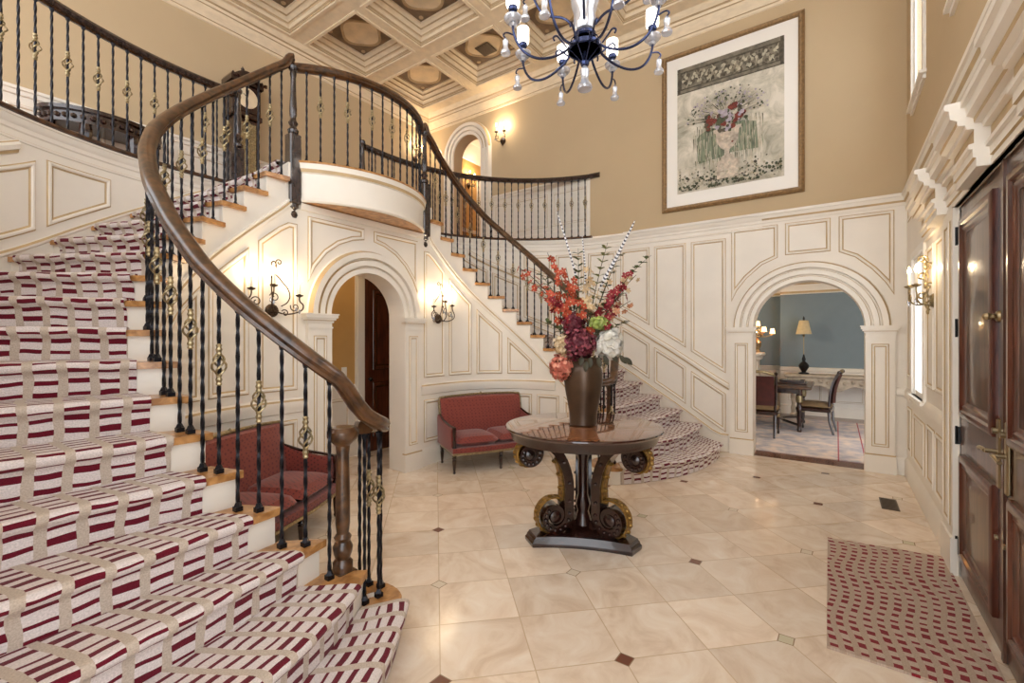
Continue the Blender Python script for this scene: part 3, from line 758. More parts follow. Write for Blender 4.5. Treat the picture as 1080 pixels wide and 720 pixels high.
for side in (0, 1):
    S = 'left' if side == 0 else 'right'
    lab = 'curved oak staircase nearest the viewer, climbing to the balcony from the left' if side == 0 else 'curved oak staircase beyond the round table, climbing along the far panelled wall'
    st = thing('staircase', (mx(.6, side), 1.8, 0), lab, 'staircase')
    for k in range(1, 18):
        z = k*RISE; mb = MB()
        poly = [(mx(p.x, side), p.y) for p in tread_poly(k)]
        b = MB(); n = len(poly)
        mb.prism(poly, z-.036, z); mb.build('tread', 'oak', st, merge=False)
        n = 8; mb = MB(); T = [i/n for i in range(n+1)]
        if k == 1:
            p1 = [p*.985+Vector(BN)*.015 for p in tread_poly(1)]
            mb.prism([(mx(p.x, side), p.y) for p in p1], 0, z-.036, 0)
        else:
            a = [nose(k, t) for t in T]; c = [nose(k, t)-fwd(k, t)*.02 for t in T[::-1]]
            mb.prism([(mx(p.x, side), p.y) for p in a+c], z-RISE, z-.036)
        mb.build('riser', 'cream', st, merge=False)
    mb = MB(); n = 8; T = [i/n for i in range(n+1)]; a = [nose(18, t) for t in T]; c = [nose(18, t)-fwd(18, t)*.02 for t in T[::-1]]
    mb.prism([(mx(p.x, side), p.y) for p in a+c], 17*RISE, ZF-.036); mb.build('riser', 'cream', st, merge=False)
    # the carpet
    mb = MB(); mb.uv = []; n = 14
    for k in range(1, 19):
        L_ = nlen(k); t0 = (.06 if k == 1 else .1)/L_; t1 = 1-(.03 if k == 1 else .15)/L_
        z = k*RISE; rows = []; off = random.random()*3
        for i in range(n+1):
            t = t0+(t1-t0)*i/n; p = nose(k, t); f = fwd(k, t)
            nk = nose(k+1, t)+fwd(k+1, t)*.004 if k < 18 else nose(k, t)-f*.25
            pr = [(p+f*.006, z-RISE+.004, 0), (p+f*.008, z-.075, .10), (p+f*.014, z-.048, .127), (p+f*.036, z-.036, .15), (p+f*.047, z-.022, .168), (p+f*.05, z-.005, .186), (p+f*.043, z+.008, .2), (p+f*.028, z+.0135, .218), (p-f*.01, z+.014, .256)]
            D = (nk-p).length
            for q in (.33, .66, 1.0): pr.append((p+(nk-p)*q, z+.014, .246+D*q))
            rows.append([((mx(c.x, side), c.y, zz), (t*L_, v+off)) for c, zz, v in pr])
        i0 = len(mb.v); m = len(rows[0])
        for r in rows:
            for c, uvv in r: mb.v.append(c); mb.uv.append(uvv)
        for a in range(n):
            for b in range(m-1): mb.face((i0+a*m+b, i0+a*m+b+1, i0+(a+1)*m+b+1, i0+(a+1)*m+b))
        for r, sgn in ((rows[0], 1), (rows[-1], -1)):       # bound edges turned down to the wood
            i1 = len(mb.v)
            for c, uvv in r: mb.v.append(c); mb.uv.append(uvv)
            for (c, uvv), q in zip(r, range(m)):
                if q < 5: mb.v.append((c[0], c[1]+.016, c[2]))
                else: mb.v.append((c[0], c[1], c[2]-.013))
                mb.uv.append((uvv[0], uvv[1]))
            for b in range(m-1): mb.face((i1+b, i1+b+1, i1+m+b+1, i1+m+b))
    o = mb.build('stair_runner', 'runner', angle=60)
    tag(o, 'burgundy and beige woven stair carpet on the near left staircase' if side == 0 else 'burgundy and beige woven stair carpet on the far right staircase', 'carpet')

# ================================================================== railings
RP = [(-.02, -.028), (-.032, -.02), (-.026, -.008), (-.036, .006), (-.03, .024), (-.014, .034), (.014, .034), (.03, .024), (.036, .006), (.026, -.008), (.032, -.02), (.02, -.028)]
def handrail(pts, parent, m, k=1.25):
    mb = MB(); rows = []; n = len(pts); pts = [Vector(p) for p in pts]
    for i, p in enumerate(pts):
        t = pts[min(i+1, n-1)]-pts[max(i-1, 0)]; h = Vector((t.x, t.y, 0))
        h = h.normalized() if h.length > 1e-6 else Vector((1, 0, 0)); N_ = Vector((-h.y, h.x, 0)); U = t.normalized().cross(N_)*-1
        if U.z < 0: U = -U
        rows.append([p+N_*a*k+U*b*k for a, b in RP])
    i0 = mb.grid(rows, 0, True); q = len(RP); mb.face(range(i0, i0+q)); mb.face(range(i0+(n-1)*q, i0+n*q))
    return mb.build('handrail', m, parent, angle=50)
def baluster(parent, x, y, z0, z1, zb=None, twist=True):
    mb = MB(); L_ = z1-z0; n = max(6, int(L_/.03)); pts = [(x, y, z0+L_*i/n) for i in range(n+1)]
    rr = []; 
    mb.tube(pts, [.0098]*(n+1), 4, 0, True, .55 if twist else 0)
    mb.box(x-.017, x+.017, y-.017, y+.017, z0, z0+.022); mb.lathe([(.02, .022), (.011, .042)], (x, y, z0), 4)
    mb.lathe([(.011, -.03), (.016, -.012), (.016, 0)], (x, y, z1), 6)
    o = mb.build('baluster', 'iron', parent, merge=False)
    if zb:
        g = MB(); h = .052
        for q in range(4):
            pts = []
            for i in range(9):
                u = -1+2*i/8; rad = .006+.027*(1-u*u); a = q*PI/2+u*1.5
                pts.append((x+rad*math.cos(a), y+rad*math.sin(a), zb+h*u))
            g.tube(pts, .0052, 5, 0)
        for s in (-1, 1): g.lathe([(.008, -.03), (.0145, -.022), (.011, -.012), (.016, 0), (.011, .012), (.0145, .022), (.008, .03)], (x, y, zb+s*(h+.022)), 8)
        g.build('basket', 'gold', o, merge=False)
    return o
NEWEL_TOP = [(.028, 0), (.046, .01), (.05, .03), (.036, .045), (.028, .06), (.044, .085), (.03, .105), (.026, .12), (.034, .15), (.034, .2), (.027, .3), (.024, .42), (.03, .45), (.026, .47), (.04, .485), (.042, .505), (.03, .52)]
def newel(parent, x, y, zbot, zsq, ztop, m='darkpost', drop=True, w=.055, name='newel_post'):
    mb = MB()
    mb.bbox(x-w, x+w, y-w, y+w, zbot, zsq, .01)
    if drop: mb.lathe([(0, -.14), (.028, -.125), (.04, -.1), (.034, -.075), (.02, -.06), (.03, -.045), (.05, -.03), (.046, 0)], (x, y, zbot), 14)
    k = (ztop-zsq)/.52
    mb.lathe([(r, z*k) for r, z in NEWEL_TOP], (x, y, zsq), 14)
    return mb.build(name, m, parent)

def RBf(a): return rI(a)+.05
def zr(kk): return RISE*kk+.885
for side in (0, 1):
    rail = thing('stair_railing', (mx(1.45, side), 2.0, .178), 'curving wood and iron railing of the near left staircase, up to the balcony' if side == 0 else 'curving wood and iron railing of the far right staircase, behind the flowers', 'railing')
    pts = [(1.545, 2.075, 1.07), (1.55, 2.12, 1.07), (1.60, 2.125, 1.07), (1.63, 2.07, 1.07), (1.60, 2.0, 1.08), (1.53, 1.97, 1.11), (1.46, 2.0, 1.17)]
    for kk in [2.55+.25*i for i in range(61)]:
        a = theta(kk); RB = RBf(a); pts.append((CI[0]+RB*math.cos(a), CI[1]+RB*math.sin(a), zr(kk)))
    pts += [(2.215, YA+.045, 4.09), (2.25, YA+.035, 4.16), (2.275, YA+.03, 4.165)]
    pts = [(mx(x, side), y, z) for x, y, z in smooth(pts, 1)]
    handrail(pts, rail, 'rail')
    j = 0
    for k in range(2, 18):
        for fq in (.27, .77):
            kk = k+fq
            if kk < 2.6: continue
            a = theta(kk); RB = RBf(a); x, y = CI[0]+RB*math.cos(a), CI[1]+RB*math.sin(a); j += 1
            baluster(rail, mx(x, side), y, k*RISE, zr(kk)-.03, zr(kk)-.40 if j % 2 == 0 else None)
    for x, y, g in ((1.475, 1.99, 0), (1.56, 1.985, 1), (1.625, 2.05, 0), (1.60, 2.12, 1), (1.54, 2.12, 0)):
        baluster(rail, mx(x, side), y, RISE, 1.055, .72 if g else None)
    # foot newel: turned oak post on the second tread
    mb = MB(); x, y = mx(1.405, side), 2.075
    mb.lathe([(.05, .356), (.05, .40), (.036, .42), (.046, .45), (.05, .48), (.036, .51), (.044, .53), (.03, .55), (.036, .60), (.036, .75), (.031, .95), (.036, 1.0), (.045, 1.01), (.068, 1.03), (.078, 1.05), (.078, 1.075), (.06, 1.095), (0, 1.1)], (x, y, 0), 18)
    mb.bbox(x-.055, x+.055, y-.055, y+.055, .178, .358, .006)
    mb.build('newel_post', 'rail', rail)
    newel(rail, mx(2.27, side), YA+.02, 2.80, 3.45, 4.10)

# balcony railing
rail = thing('balcony_railing', (3.1, 3.8, 3.21), 'level wood and iron railing bowing out along the balcony edge', 'railing')
bp = [(3.1+(BR-.03)*math.cos(a), BCY+(BR-.03)*math.sin(a)) for a in [-PI/2-ba+2*ba*i/40 for i in range(41)]]
handrail([(x, y, 4.1) for x, y in bp], rail, 'rail')
for i in range(1, 15):
    a = -PI/2-ba+2*ba*i/15; baluster(rail, 3.1+(BR-.03)*math.cos(a), BCY+(BR-.03)*math.sin(a), 3.21, 4.07, 3.75 if i % 2 == 0 else None)

# upper-hall railings on the outer stair walls
for side in (0, 1):
    M = pmap(PO, -1, side == 1)
    rail = thing('hall_railing', M(SL, ZF, -.05), 'dark upper hall railing above the left stair wall, before the clock' if side == 0 else 'dark upper hall railing ending at the beige wall above the flowers', 'railing')
    s0 = 3.3 if side == 0 else 2.5; s1 = SL-.02
    pts = [M(s0+(s1-s0)*i/40, 4.19, -.05) for i in range(41)]
    if side == 1: pts = [Vector((XW-.005, pts[0].y-.2, 4.19))]+pts
    handrail(pts, rail, 'darkpost')
    n = int((s1-s0)/.112)
    for i in range(n+1):
        p = M(s0+.05+(s1-s0-.13)*i/n, 0, -.05); baluster(rail, p.x, p.y, 3.21, 4.16, 3.78 if i % 2 == 0 else None)
    p = M(SL, 0, -.05); newel(rail, p.x, p.y, 3.2, 3.62, 4.27, drop=False, w=.05)
# ================================================================== foyer table
TX, TY, TZ = 3.25, 1.63, .872
def local(cx, cy, ang):
    ca, sa = math.cos(ang), math.sin(ang)
    return lambda r, t, z: (cx+r*ca-t*sa, cy+r*sa+t*ca, z)
def ribbon(mb, f, pts, wid, th, mi=0, mo=None, close=True):
    """flat band swept along pts (r, z) in a radial plane; mo = material of the outer face"""
    n = len(pts); rows = []
    for i, (r, z) in enumerate(pts):
        a, b = Vector(pts[max(i-1, 0)]), Vector(pts[min(i+1, n-1)]); t = (b-a).normalized(); nn = Vector((-t.y, t.x))
        h = (th[i] if isinstance(th, list) else th)/2; w = (wid[i] if isinstance(wid, list) else wid)/2
        p = Vector((r, z)); o, q = p+nn*h, p-nn*h
        rows.append([f(o.x, -w, o.y), f(o.x, w, o.y), f(q.x, w, q.y), f(q.x, -w, q.y)])
    i0 = mb.grid(rows, (lambda a, b: mo if (mo is not None and b == 0) else mi), True)
    mb.face([i0+k for k in range(4)], mi); mb.face([i0+(n-1)*4+k for k in range(4)], mi)
def spiral(c, r0, r1, a0, a1, n=18): return [(c[0]+(r0+(r1-r0)*i/n)*math.cos(a0+(a1-a0)*i/n), c[1]+(r0+(r1-r0)*i/n)*math.sin(a0+(a1-a0)*i/n)) for i in range(n+1)]
tb = thing('foyer_table', (TX, TY, 0), 'round dark mahogany pedestal table with gilded scroll legs, holding the flower vase', 'table')
mb = MB(); mb.lathe([(0, TZ-.03), (.58, TZ-.03), (.6, TZ-.026), (.612, TZ-.012), (.608, TZ-.003), (.598, TZ), (0, TZ)], (TX, TY, 0), 72)
m, nt, N, L, b = newmat('inlaid_top'); setp(b, Roughness=.09, **{'Coat Weight': .8, 'Coat Roughness': .03})
tc = N.new('ShaderNodeTexCoord'); sp = N.new('ShaderNodeSeparateXYZ'); L.new(tc.outputs['Object'], sp.inputs[0])
an = math_node(N, L, 'ARCTAN2', sp.outputs[1], sp.outputs[0]); q = math_node(N, L, 'FRACT', math_node(N, L, 'MULTIPLY', math_node(N, L, 'ADD', an, 7), 8/(2*PI)))
rad = math_node(N, L, 'SQRT', math_node(N, L, 'ADD', math_node(N, L, 'MULTIPLY', sp.outputs[0], sp.outputs[0]), math_node(N, L, 'MULTIPLY', sp.outputs[1], sp.outputs[1])))
edge = math_node(N, L, 'MULTIPLY', math_node(N, L, 'MINIMUM', q, math_node(N, L, 'SUBTRACT', 1, q)), rad)
line = math_node(N, L, 'LESS_THAN', edge, .008)
band = math_node(N, L, 'MULTIPLY', math_node(N, L, 'GREATER_THAN', rad, .545), math_node(N, L, 'LESS_THAN', rad, .555))
nz = N.new('ShaderNodeTexNoise'); nz.inputs['Scale'].default_value = 7; nz.inputs['Detail'].default_value = 7
mp = N.new('ShaderNodeMapping'); mp.inputs['Scale'].default_value = (1, 5, 1); L.new(tc.outputs['Object'], mp.inputs[0]); L.new(mp.outputs[0], nz.inputs['Vector'])
rr = N.new('ShaderNodeValToRGB'); e = rr.color_ramp.elements; e[0].position = .3; e[0].color = col4((104, 62, 38)); e[1].position = .7; e[1].color = col4((152, 100, 66)); L.new(nz.outputs['Fac'], rr.inputs[0])
dark = math_node(N, L, 'MAXIMUM', line, math_node(N, L, 'MAXIMUM', band, math_node(N, L, 'GREATER_THAN', rad, .585)))
L.new(mixc(N, L, dark, rr.outputs[0], col4((56, 26, 18))), b.inputs['Base Color'])
o = mb.build('tabletop', [m], tb)
mb = MB(); mb.lathe([(0, TZ-.1), (.55, TZ-.1), (.565, TZ-.095), (.57, TZ-.08), (.575, TZ-.05), (.585, TZ-.03), (0, TZ-.03)], (TX, TY, 0), 64); mb.build('apron', 'mahog', tb)
ANG = [math.atan2(1.89-TY, 2.886-TX)]; ANG = [ANG[0]+i*2*PI/3 for i in range(3)]
# plinth with three concave sides and clipped corners
pl = []
for i in range(3):
    a = ANG[i]; c = .455
    p0 = Vector((TX+c*math.cos(a)+.075*math.sin(a), TY+c*math.sin(a)-.075*math.cos(a))); p1 = Vector((TX+c*math.cos(a)-.075*math.sin(a), TY+c*math.sin(a)+.075*math.cos(a)))
    b_ = ANG[(i+1) % 3]; p2 = Vector((TX+c*math.cos(b_)+.075*math.sin(b_), TY+c*math.sin(b_)-.075*math.cos(b_)))
    md = a+PI/3; pull = Vector((-math.cos(md), -math.sin(md)))
    pl.append(p0)
    for j in range(11):
        u = j/10; pl.append(p1.lerp(p2, u)+pull*.045*4*u*(1-u))
    pl.pop()
mb = MB(); c0 = Vector((TX, TY))
def sc2(k): return [tuple(c0+(p-c0)*k) for p in pl]
rows = [[(x, y, z) for x, y in sc2(k)] for k, z in ((1, 0), (1.01, .012), (1.01, .03), (.985, .04), (.975, .055), (.955, .062), (.94, .075))]
i0 = mb.grid(rows, 0, True); n = len(pl); mb.face(range(i0, i0+n)); mb.face(range(i0+6*n, i0+7*n)); mb.build('plinth', 'mahog', tb, merge=False)
for a in ANG:
    f = local(TX, TY, a)
    # top volute, C sweep, bottom volute in one band
    top = spiral((.47, .685), .03, .085, R(-120), R(-120)-R(470), 26)        # ends heading inwards over the top
    up = [(.42, .768), (.34, .758), (.265, .71), (.205, .63), (.165, .53), (.145, .42), (.15, .33)]
    bot = spiral((.262, .2), .118, .03, R(160), R(160)+R(510), 30)
    pts = smooth(top[:-2]+up+bot, 1)
    n = len(pts); wd = [.11+.02*math.sin(PI*i/n) for i in range(n)]
    thk = [.04+.036*math.exp(-((i-n*.5)/(n*.16))**2) for i in range(n)]; mb = MB(); ribbon(mb, f, pts, wd, thk)
    for c, r in (((.47, .685), .04), ((.262, .2), .05)):      # eyes
        for s in (-1, 1): mb.lathe([(r, 0), (r*.9, .02), (r*.5, .03), (0, .033)], (0, 0, 0), 14, 0, lambda x, y, z, c=c, s=s: f(c[0]+x, s*(.045+z), c[1]+y))
    # carved beads down the flanks
    for i in range(24, n-30, 3):
        for s in (-1, 1): mb.ball(f(pts[i][0], s*(wd[i]/2+.004), pts[i][1]), .014, 6)
    leg = mb.build('leg', 'mahog', tb, merge=False)
    # gilded acanthus along the outer side of the sweep, and on each volute
    mb = MB()
    ix = [i for i in range(n) if .3 < pts[i][1] < .64 and pts[i][0] < .24]
    g = [(pts[i][0]+.042, pts[i][1]) for i in ix]
    if len(g) > 3:
        ribbon(mb, f, g, .07, .012)
        for i in range(0, len(g), 2): mb.ball(f(g[i][0]+.006, 0, g[i][1]), .022, 8, 0, (1, 1.3, .8))
    mb.build('gilding', 'gilt', leg, merge=False); mb = MB()
    gg = [(.262+.136*math.cos(t), .2+.136*math.sin(t)) for t in [R(125-11*i) for i in range(19)]]
    ribbon(mb, f, gg, .075, .012)
    for q in gg[::2]: mb.ball(f(q[0], 0, q[1]), .018, 8, 0, (1, 1.5, 1))
    mb.build('gilding', 'gilt', leg, merge=False); mb = MB()
    gg = [(.47+.092*math.cos(t), .685+.092*math.sin(t)) for t in [R(60-12*i) for i in range(15)]]
    ribbon(mb, f, gg, .085, .012)
    for q in gg[::2]: mb.ball(f(q[0], 0, q[1]), .018, 8, 0, (1, 1.6, 1))
    o = mb.build('gilding', 'gilt', leg, merge=False)
    # small inner foot scroll
    mb = MB(); ribbon(mb, f, spiral((.1, .115), .04, .012, R(100), R(100)-R(430), 16), .06, .02); 
    mb.lathe([(.015, -.034), (.015, .034)], (0, 0, 0), 8, 0, lambda x, y, z: f(.1+x, z, .115+y)); mb.build('foot_scroll', 'mahog', tb, merge=False)
mb = MB(); mb.lathe([(.05, .075), (.075, .1), (.06, .15), (.045, .2), (.06, .26), (.04, .33), (.04, .6), (.07, .7), (.12, .77)], (TX, TY, 0), 14); mb.build('centre_post', 'mahog', tb)

# ------------------------------------------------------------------ vase
FW = Vector((math.cos(R(35.5)), math.sin(R(35.5)), 0)); RT = Vector((FW.y, -FW.x, 0))
VX, VY = TX+.0, TY+.0
mb = MB(); rows = []
prof = [(.0, 0), (.1, 0), (.108, .012), (.106, .03), (.11, .1), (.124, .19), (.142, .28), (.15, .35), (.148, .41), (.138, .45), (.128, .475), (.132, .5), (.142, .52), (.144, .528), (.134, .528), (.12, .5), (.11, .4), (.0, .38)]
n = 40
rows = [[(VX+r*(1+.035*math.cos(5*2*PI*j/n)*min(1, z/.2))*math.cos(2*PI*j/n), VY+r*(1+.035*math.cos(5*2*PI*j/n)*min(1, z/.2))*math.sin(2*PI*j/n), TZ+z) for j in range(n)] for r, z in prof]
mb.grid(rows, 0, True)
tag(mb.build('vase', 'bronze'), 'tall brown bronze vase standing on the round table, holding the flowers', 'vase')

# ------------------------------------------------------------------ flowers
PETAL = {}
def petalmat(n, c): 
    if n not in MT: MT[n] = mat(n, c, .6, var=.18, scale=30)
    return n
petalmat('p_orange', (196, 80, 48)); petalmat('p_red', (150, 28, 42)); petalmat('p_burg', (104, 28, 46)); petalmat('p_peach', (224, 158, 118)); petalmat('p_pink', (214, 120, 98)); petalmat('p_white', (244, 240, 230)); petalmat('p_cream', (226, 196, 152)); petalmat('p_lime', (158, 176, 84))
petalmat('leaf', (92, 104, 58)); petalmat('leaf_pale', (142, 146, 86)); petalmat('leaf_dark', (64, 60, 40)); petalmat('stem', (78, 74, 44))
def fpos(px, py, b=0):      # where the photo shows it, on the bouquet's own upright plane (b = towards the viewer)
    return Vector((VX, VY, 0))+RT*((px-616)*.0075)-FW*b+Vector((0, 0, 1.55+(357-py)*.0075))
def petals(mb, c, nrm, r, n=5, mi=0, cup=.25, w=.5):
    nrm = nrm.normalized(); a = nrm.orthogonal().normalized(); b = nrm.cross(a); ph = random.random()*6
    for i in range(n):
        t = ph+2*PI*i/n; d = a*math.cos(t)+b*math.sin(t); e = nrm.cross(d)
        P = [c, c+d*r*.45+e*r*w*.6+nrm*r*cup*.4, c+d*r*.85+e*r*w*.55+nrm*r*cup*.8, c+d*r+nrm*r*cup*.5, c+d*r*.85-e*r*w*.55+nrm*r*cup*.8, c+d*r*.45-e*r*w*.6+nrm*r*cup*.4]
        i0 = len(mb.v); mb.v += [tuple(p) for p in P]; mid = mb.vadd(c+d*r*.55+nrm*r*cup*.15)
        for k in range(6): mb.face((i0+k, i0+(k+1) % 6, mid), mi)
def leafshape(mb, c, d, up, L_, w, mi=0):
    d = d.normalized(); s = d.cross(up).normalized(); rows = []
    for i in range(6):
        u = i/5; ww = w*math.sin(PI*min(1, .08+u*.92))**.8; p = c+d*L_*u-up*L_*.25*u*u
        rows.append([p-s*ww+up*ww*.3, p, p+s*ww+up*ww*.3])
    mb.grid(rows, mi)
def curve3(a, b, c, n=12): return [a*(1-t)**2+b*2*t*(1-t)+c*t*t for t in [i/n for i in range(n+1)]]
MOUTH = Vector((VX, VY, TZ+.47))
def spray(name, tip, mid, label, pm, nfl, r, group=None, u0=.4, leaves=4, spread=.05, lm='leaf', npet=5, start=None):
    a = start or MOUTH+Vector((random.uniform(-.05, .05), random.uniform(-.05, .05), 0)); C = curve3(a, mid, tip, 16)
    t = thing(name, a, label, 'flower', group)
    mb = MB(); mb.tube(C, [.006-.004*i/16 for i in range(17)], 6); mb.build('stem', 'stem', t)
    for i in range(nfl):
        u = u0+(1-u0)*(i+.5)/nfl; k = min(15, int(u*16)); p = C[k].lerp(C[k+1], u*16-k)
        o = Vector((random.gauss(0, 1), random.gauss(0, 1), random.gauss(0, .7))); o = o.normalized()*spread*(1.25-u*.6)*random.uniform(.5, 1)
        nr = (o.normalized()-FW*.9+Vector((0, 0, .2))); g = MB(); rr = r*(1.15-.45*u)*random.uniform(.85, 1.1)
        petals(g, p+o, nr, rr, npet); petals(g, p+o+nr.normalized()*rr*.12, nr, rr*.6, npet)
        g.ball(p+o+nr.normalized()*rr*.15, rr*.16, 6, 1); g.build('blossom', [pm, 'p_cream'], t, merge=False)
    if leaves:
        g = MB()
        for i in range(leaves):
            u = random.uniform(.25, .8); p = C[int(u*16)]; d = Vector((random.gauss(0, 1), random.gauss(0, 1), random.uniform(.0, 1)))
            leafshape(g, p, d, Vector((0, 0, 1)), random.uniform(.05, .1), .016)
        g.build('leaves', lm, t, merge=False)
    return t
def F(px, py, b=0): return fpos(px, py, b)
GO = 'flowers in the bronze vase'
spray('orchid_spray', F(548, 283, .05), F(592, 310, .06), 'orange-red blossom spray reaching furthest left towards the stair rail', 'p_orange', 14, .043, GO, .35, 7, .06)
spray('orchid_spray', F(579, 265, -.05), F(600, 320), 'upright orange-red blossom spray whose tip stands above the others on the left', 'p_orange', 13, .043, GO, .35, 7, .06)
spray('orchid_spray', F(590, 291, .1), F(604, 325, .1), 'orange blossom spray in front, just left of the bouquet middle', 'p_orange', 16, .044, GO, .25, 6, .07)
spray('orchid_spray', F(606, 300, .12), F(610, 330, .12), 'short orange-red blossom spray in the bouquet middle', 'p_orange', 14, .043, GO, .25, 6, .07)
spray('orchid_spray', F(578, 318, .1), F(598, 330, .1), 'deep red blossom spray drooping left, low over the burgundy cluster', 'p_red', 15, .04, GO, .35, 6, .065)
spray('orchid_spray', F(656, 308, .1), F(632, 330, .1), 'crimson blossom spray on the right of the bouquet', 'p_red', 24, .046, GO, .35, 6, spread=.12)
spray('gladiolus_spray', F(622, 283, .03), F(620, 320, .05), 'peach gladiolus spray rising in the bouquet middle', 'p_cream', 16, .043, GO, .25, 6, .06)
spray('blossom_twig', F(672, 290, 0), F(640, 320), 'cream blossom twig leaning right past the crimson spray', 'p_cream', 20, .032, GO, .35, 9, spread=.1)
spray('blossom_twig', F(664, 318, .05), F(640, 330, .05), 'peach blossom twig low on the right below the crimson spray', 'p_peach', 14, .035, GO, .4, 6, spread=.07)
spray('orchid_spray', F(562, 300, .08), F(594, 318, .08), 'orange-red blossom spray between the leftmost spray and the drooping red one', 'p_orange', 13, .042, GO, .35, 7, .06)
spray('orchid_spray', F(598, 282, .0), F(606, 320, .02), 'orange blossom spray beside the leftmost feather', 'p_orange', 13, .042, GO, .3, 7, .06)
spray('orchid_spray', F(664, 290, .06), F(640, 322, .06), 'crimson blossom spray rising to the right under the broad feather', 'p_red', 13, .04, GO, .4, 6, .06)
spray('blossom_twig', F(650, 278, -.02), F(632, 320, 0), 'cream blossom twig just left of the broad feather', 'p_cream', 14, .032, GO, .4, 8, .06)
def leafspray(tip, mid, label, nl, lm, L_=.06, w=.016):
    nl = int(nl*2.6)
    a = MOUTH+Vector((random.uniform(-.05, .05), random.uniform(-.05, .05), 0)); C = curve3(a, mid, tip, 16); t = thing('leaf_spray', a, label, 'leaves', 'leaf sprays in the bronze vase')
    mb = MB(); mb.tube(C, [.005-.0035*i/16 for i in range(17)], 6); mb.build('stem', 'stem', t); g = MB()
    for i in range(nl):
        u = .3+.7*(i+.5)/nl; k = min(15, int(u*16)); d = (C[k+1]-C[k]).normalized()*.6+RT*random.choice((-1, 1))*random.uniform(.5, 1)+FW*random.gauss(0, .5)
        leafshape(g, C[k], d, Vector((0, 0, 1)), L_*random.uniform(.7, 1.2), w)
    g.build('leaves', lm, t, merge=False)
leafspray(F(611, 262), F(612, 310), 'upright pale green leaf spray, middle one between the left and right feathers', 18, 'leaf')
leafspray(F(642, 256), F(626, 310), 'tall pale green leaf spray leaning right beside the right feather', 22, 'leaf_pale')
leafspray(F(660, 262, -.1), F(632, 310), 'thin green leaf spray behind the right feather', 16, 'leaf')
leafspray(F(690, 268, -.05), F(645, 300), 'long sparse green leaf spray reaching furthest right', 14, 'leaf', .045)
leafspray(F(570, 285, -.08), F(598, 320), 'dark green leaf spray behind the orange blossoms on the left', 14, 'leaf')
leafspray(F(598, 322, .03), F(604, 345, .04), 'short dark green leaf spray at the left of the bouquet heart', 10, 'leaf')
leafspray(F(640, 318, .03), F(630, 340, .04), 'short dark green leaf spray just above the lime green head', 10, 'leaf')
leafspray(F(660, 338, .05), F(642, 345, .05), 'short dark green leaf spray low on the right above the white head', 9, 'leaf')
leafspray(F(576, 340, .03), F(596, 345, .05), 'short dark green leaf spray low on the left above the cream head', 9, 'leaf')
# pheasant feathers
m, nt, N, L, b = newmat('barred_feather'); setp(b, Roughness=.6)
uv = N.new('ShaderNodeUVMap'); uv.uv_map = 'UVMap'; sp = N.new('ShaderNodeSeparateXYZ'); L.new(uv.outputs[0], sp.inputs[0])
q = math_node(N, L, 'LESS_THAN', math_node(N, L, 'FRACT', math_node(N, L, 'SUBTRACT', math_node(N, L, 'MULTIPLY', sp.outputs[1], 34), math_node(N, L, 'MULTIPLY', math_node(N, L, 'ABSOLUTE', sp.outputs[0]), 22))), .42)
L.new(mixc(N, L, q, col4((228, 226, 226)), col4((52, 50, 64))), b.inputs['Base Color']); MT['feather'] = m
for tip, base, lb in ((F(588, 222), F(611, 300), 'striped black and white feather, leftmost of the three'), (F(616, 246, -.05), F(619, 310), 'striped black and white feather standing upright between the other two'), (F(671, 232), F(632, 306), 'striped black and white feather leaning right, broadest of the three')):
    C = curve3(base, (base+tip)/2+RT*.012, tip, 30); t = thing('feather', base, lb, 'feather', 'striped feathers in the bouquet')
    wd = .015 if 'broad' in lb else .009
    mb = MB(); mb.tube([MOUTH]+C, [.003]+[.003-.002*i/30 for i in range(31)], 5); mb.build('shaft', 'p_cream', t)
    g = MB(); g.uv = []; rows = []
    for i, p in enumerate(C):
        u = i/30; w = wd*min(1, u*5+.2)*(1-u)**.35; tg = (C[min(i+1, 30)]-C[max(i-1, 0)]).normalized(); s = tg.cross(FW).normalized()
        for e in (-1, 0, 1): g.v.append(tuple(p+s*w*e-FW*(.003 if e == 0 else 0))); g.uv.append((e*w, u*.6))
    for i in range(30):
        for e in (0, 1): g.face((i*3+e, i*3+e+1, i*3+e+4, i*3+e+3))
    g.build('vane', 'feather', t)
def cluster(name, c, r, label, pm, n, pr, npet=4, sq=(1, 1, .9), pm2=None):
    t = thing(name, c, label, 'flower', GO)
    g = MB(); n = int(n*1.5)
    for i in range(n):
        z = 1-2*(i+.5)/n; a = i*2.39996; q = math.sqrt(1-z*z); d = Vector((q*math.cos(a), q*math.sin(a), z))
        rr = r*random.uniform(.78, 1.16)*(1+.1*math.sin(d.x*7+c.x*9)*math.cos(d.z*6)); p = c+Vector((d.x*sq[0], d.y*sq[1], d.z*sq[2]))*rr
        o = Vector((random.gauss(0, .3), random.gauss(0, .3), random.gauss(0, .3)))
        petals(g, p, d+o, pr*random.uniform(.9, 1.3), npet, random.choice((0, 0, 1)), .25, .8)
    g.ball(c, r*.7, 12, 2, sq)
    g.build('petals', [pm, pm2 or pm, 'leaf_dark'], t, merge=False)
    mb = MB(); mb.tube([MOUTH-Vector((0, 0, .08)), MOUTH.lerp(c, .5), c], .006, 6); mb.build('stem', 'stem', t)
petalmat('p_burg2', (168, 84, 96)); petalmat('p_white2', (228, 224, 210)); petalmat('p_lime2', (184, 194, 112)); petalmat('p_pink2', (230, 156, 130)); petalmat('p_cream2', (236, 214, 178)); petalmat('p_dark', (104, 26, 40))
cluster('hydrangea', F(610, 362, .1), .115, 'large burgundy hydrangea head over the vase mouth, left of the white one', 'p_burg', 300, .0145, 4, (1, 1, .95), 'p_burg2')
cluster('hydrangea', F(641, 363, .1), .09, 'large white flower head over the right side of the vase mouth', 'p_white', 70, .03, 5, (1, 1, 1.05), 'p_white2')
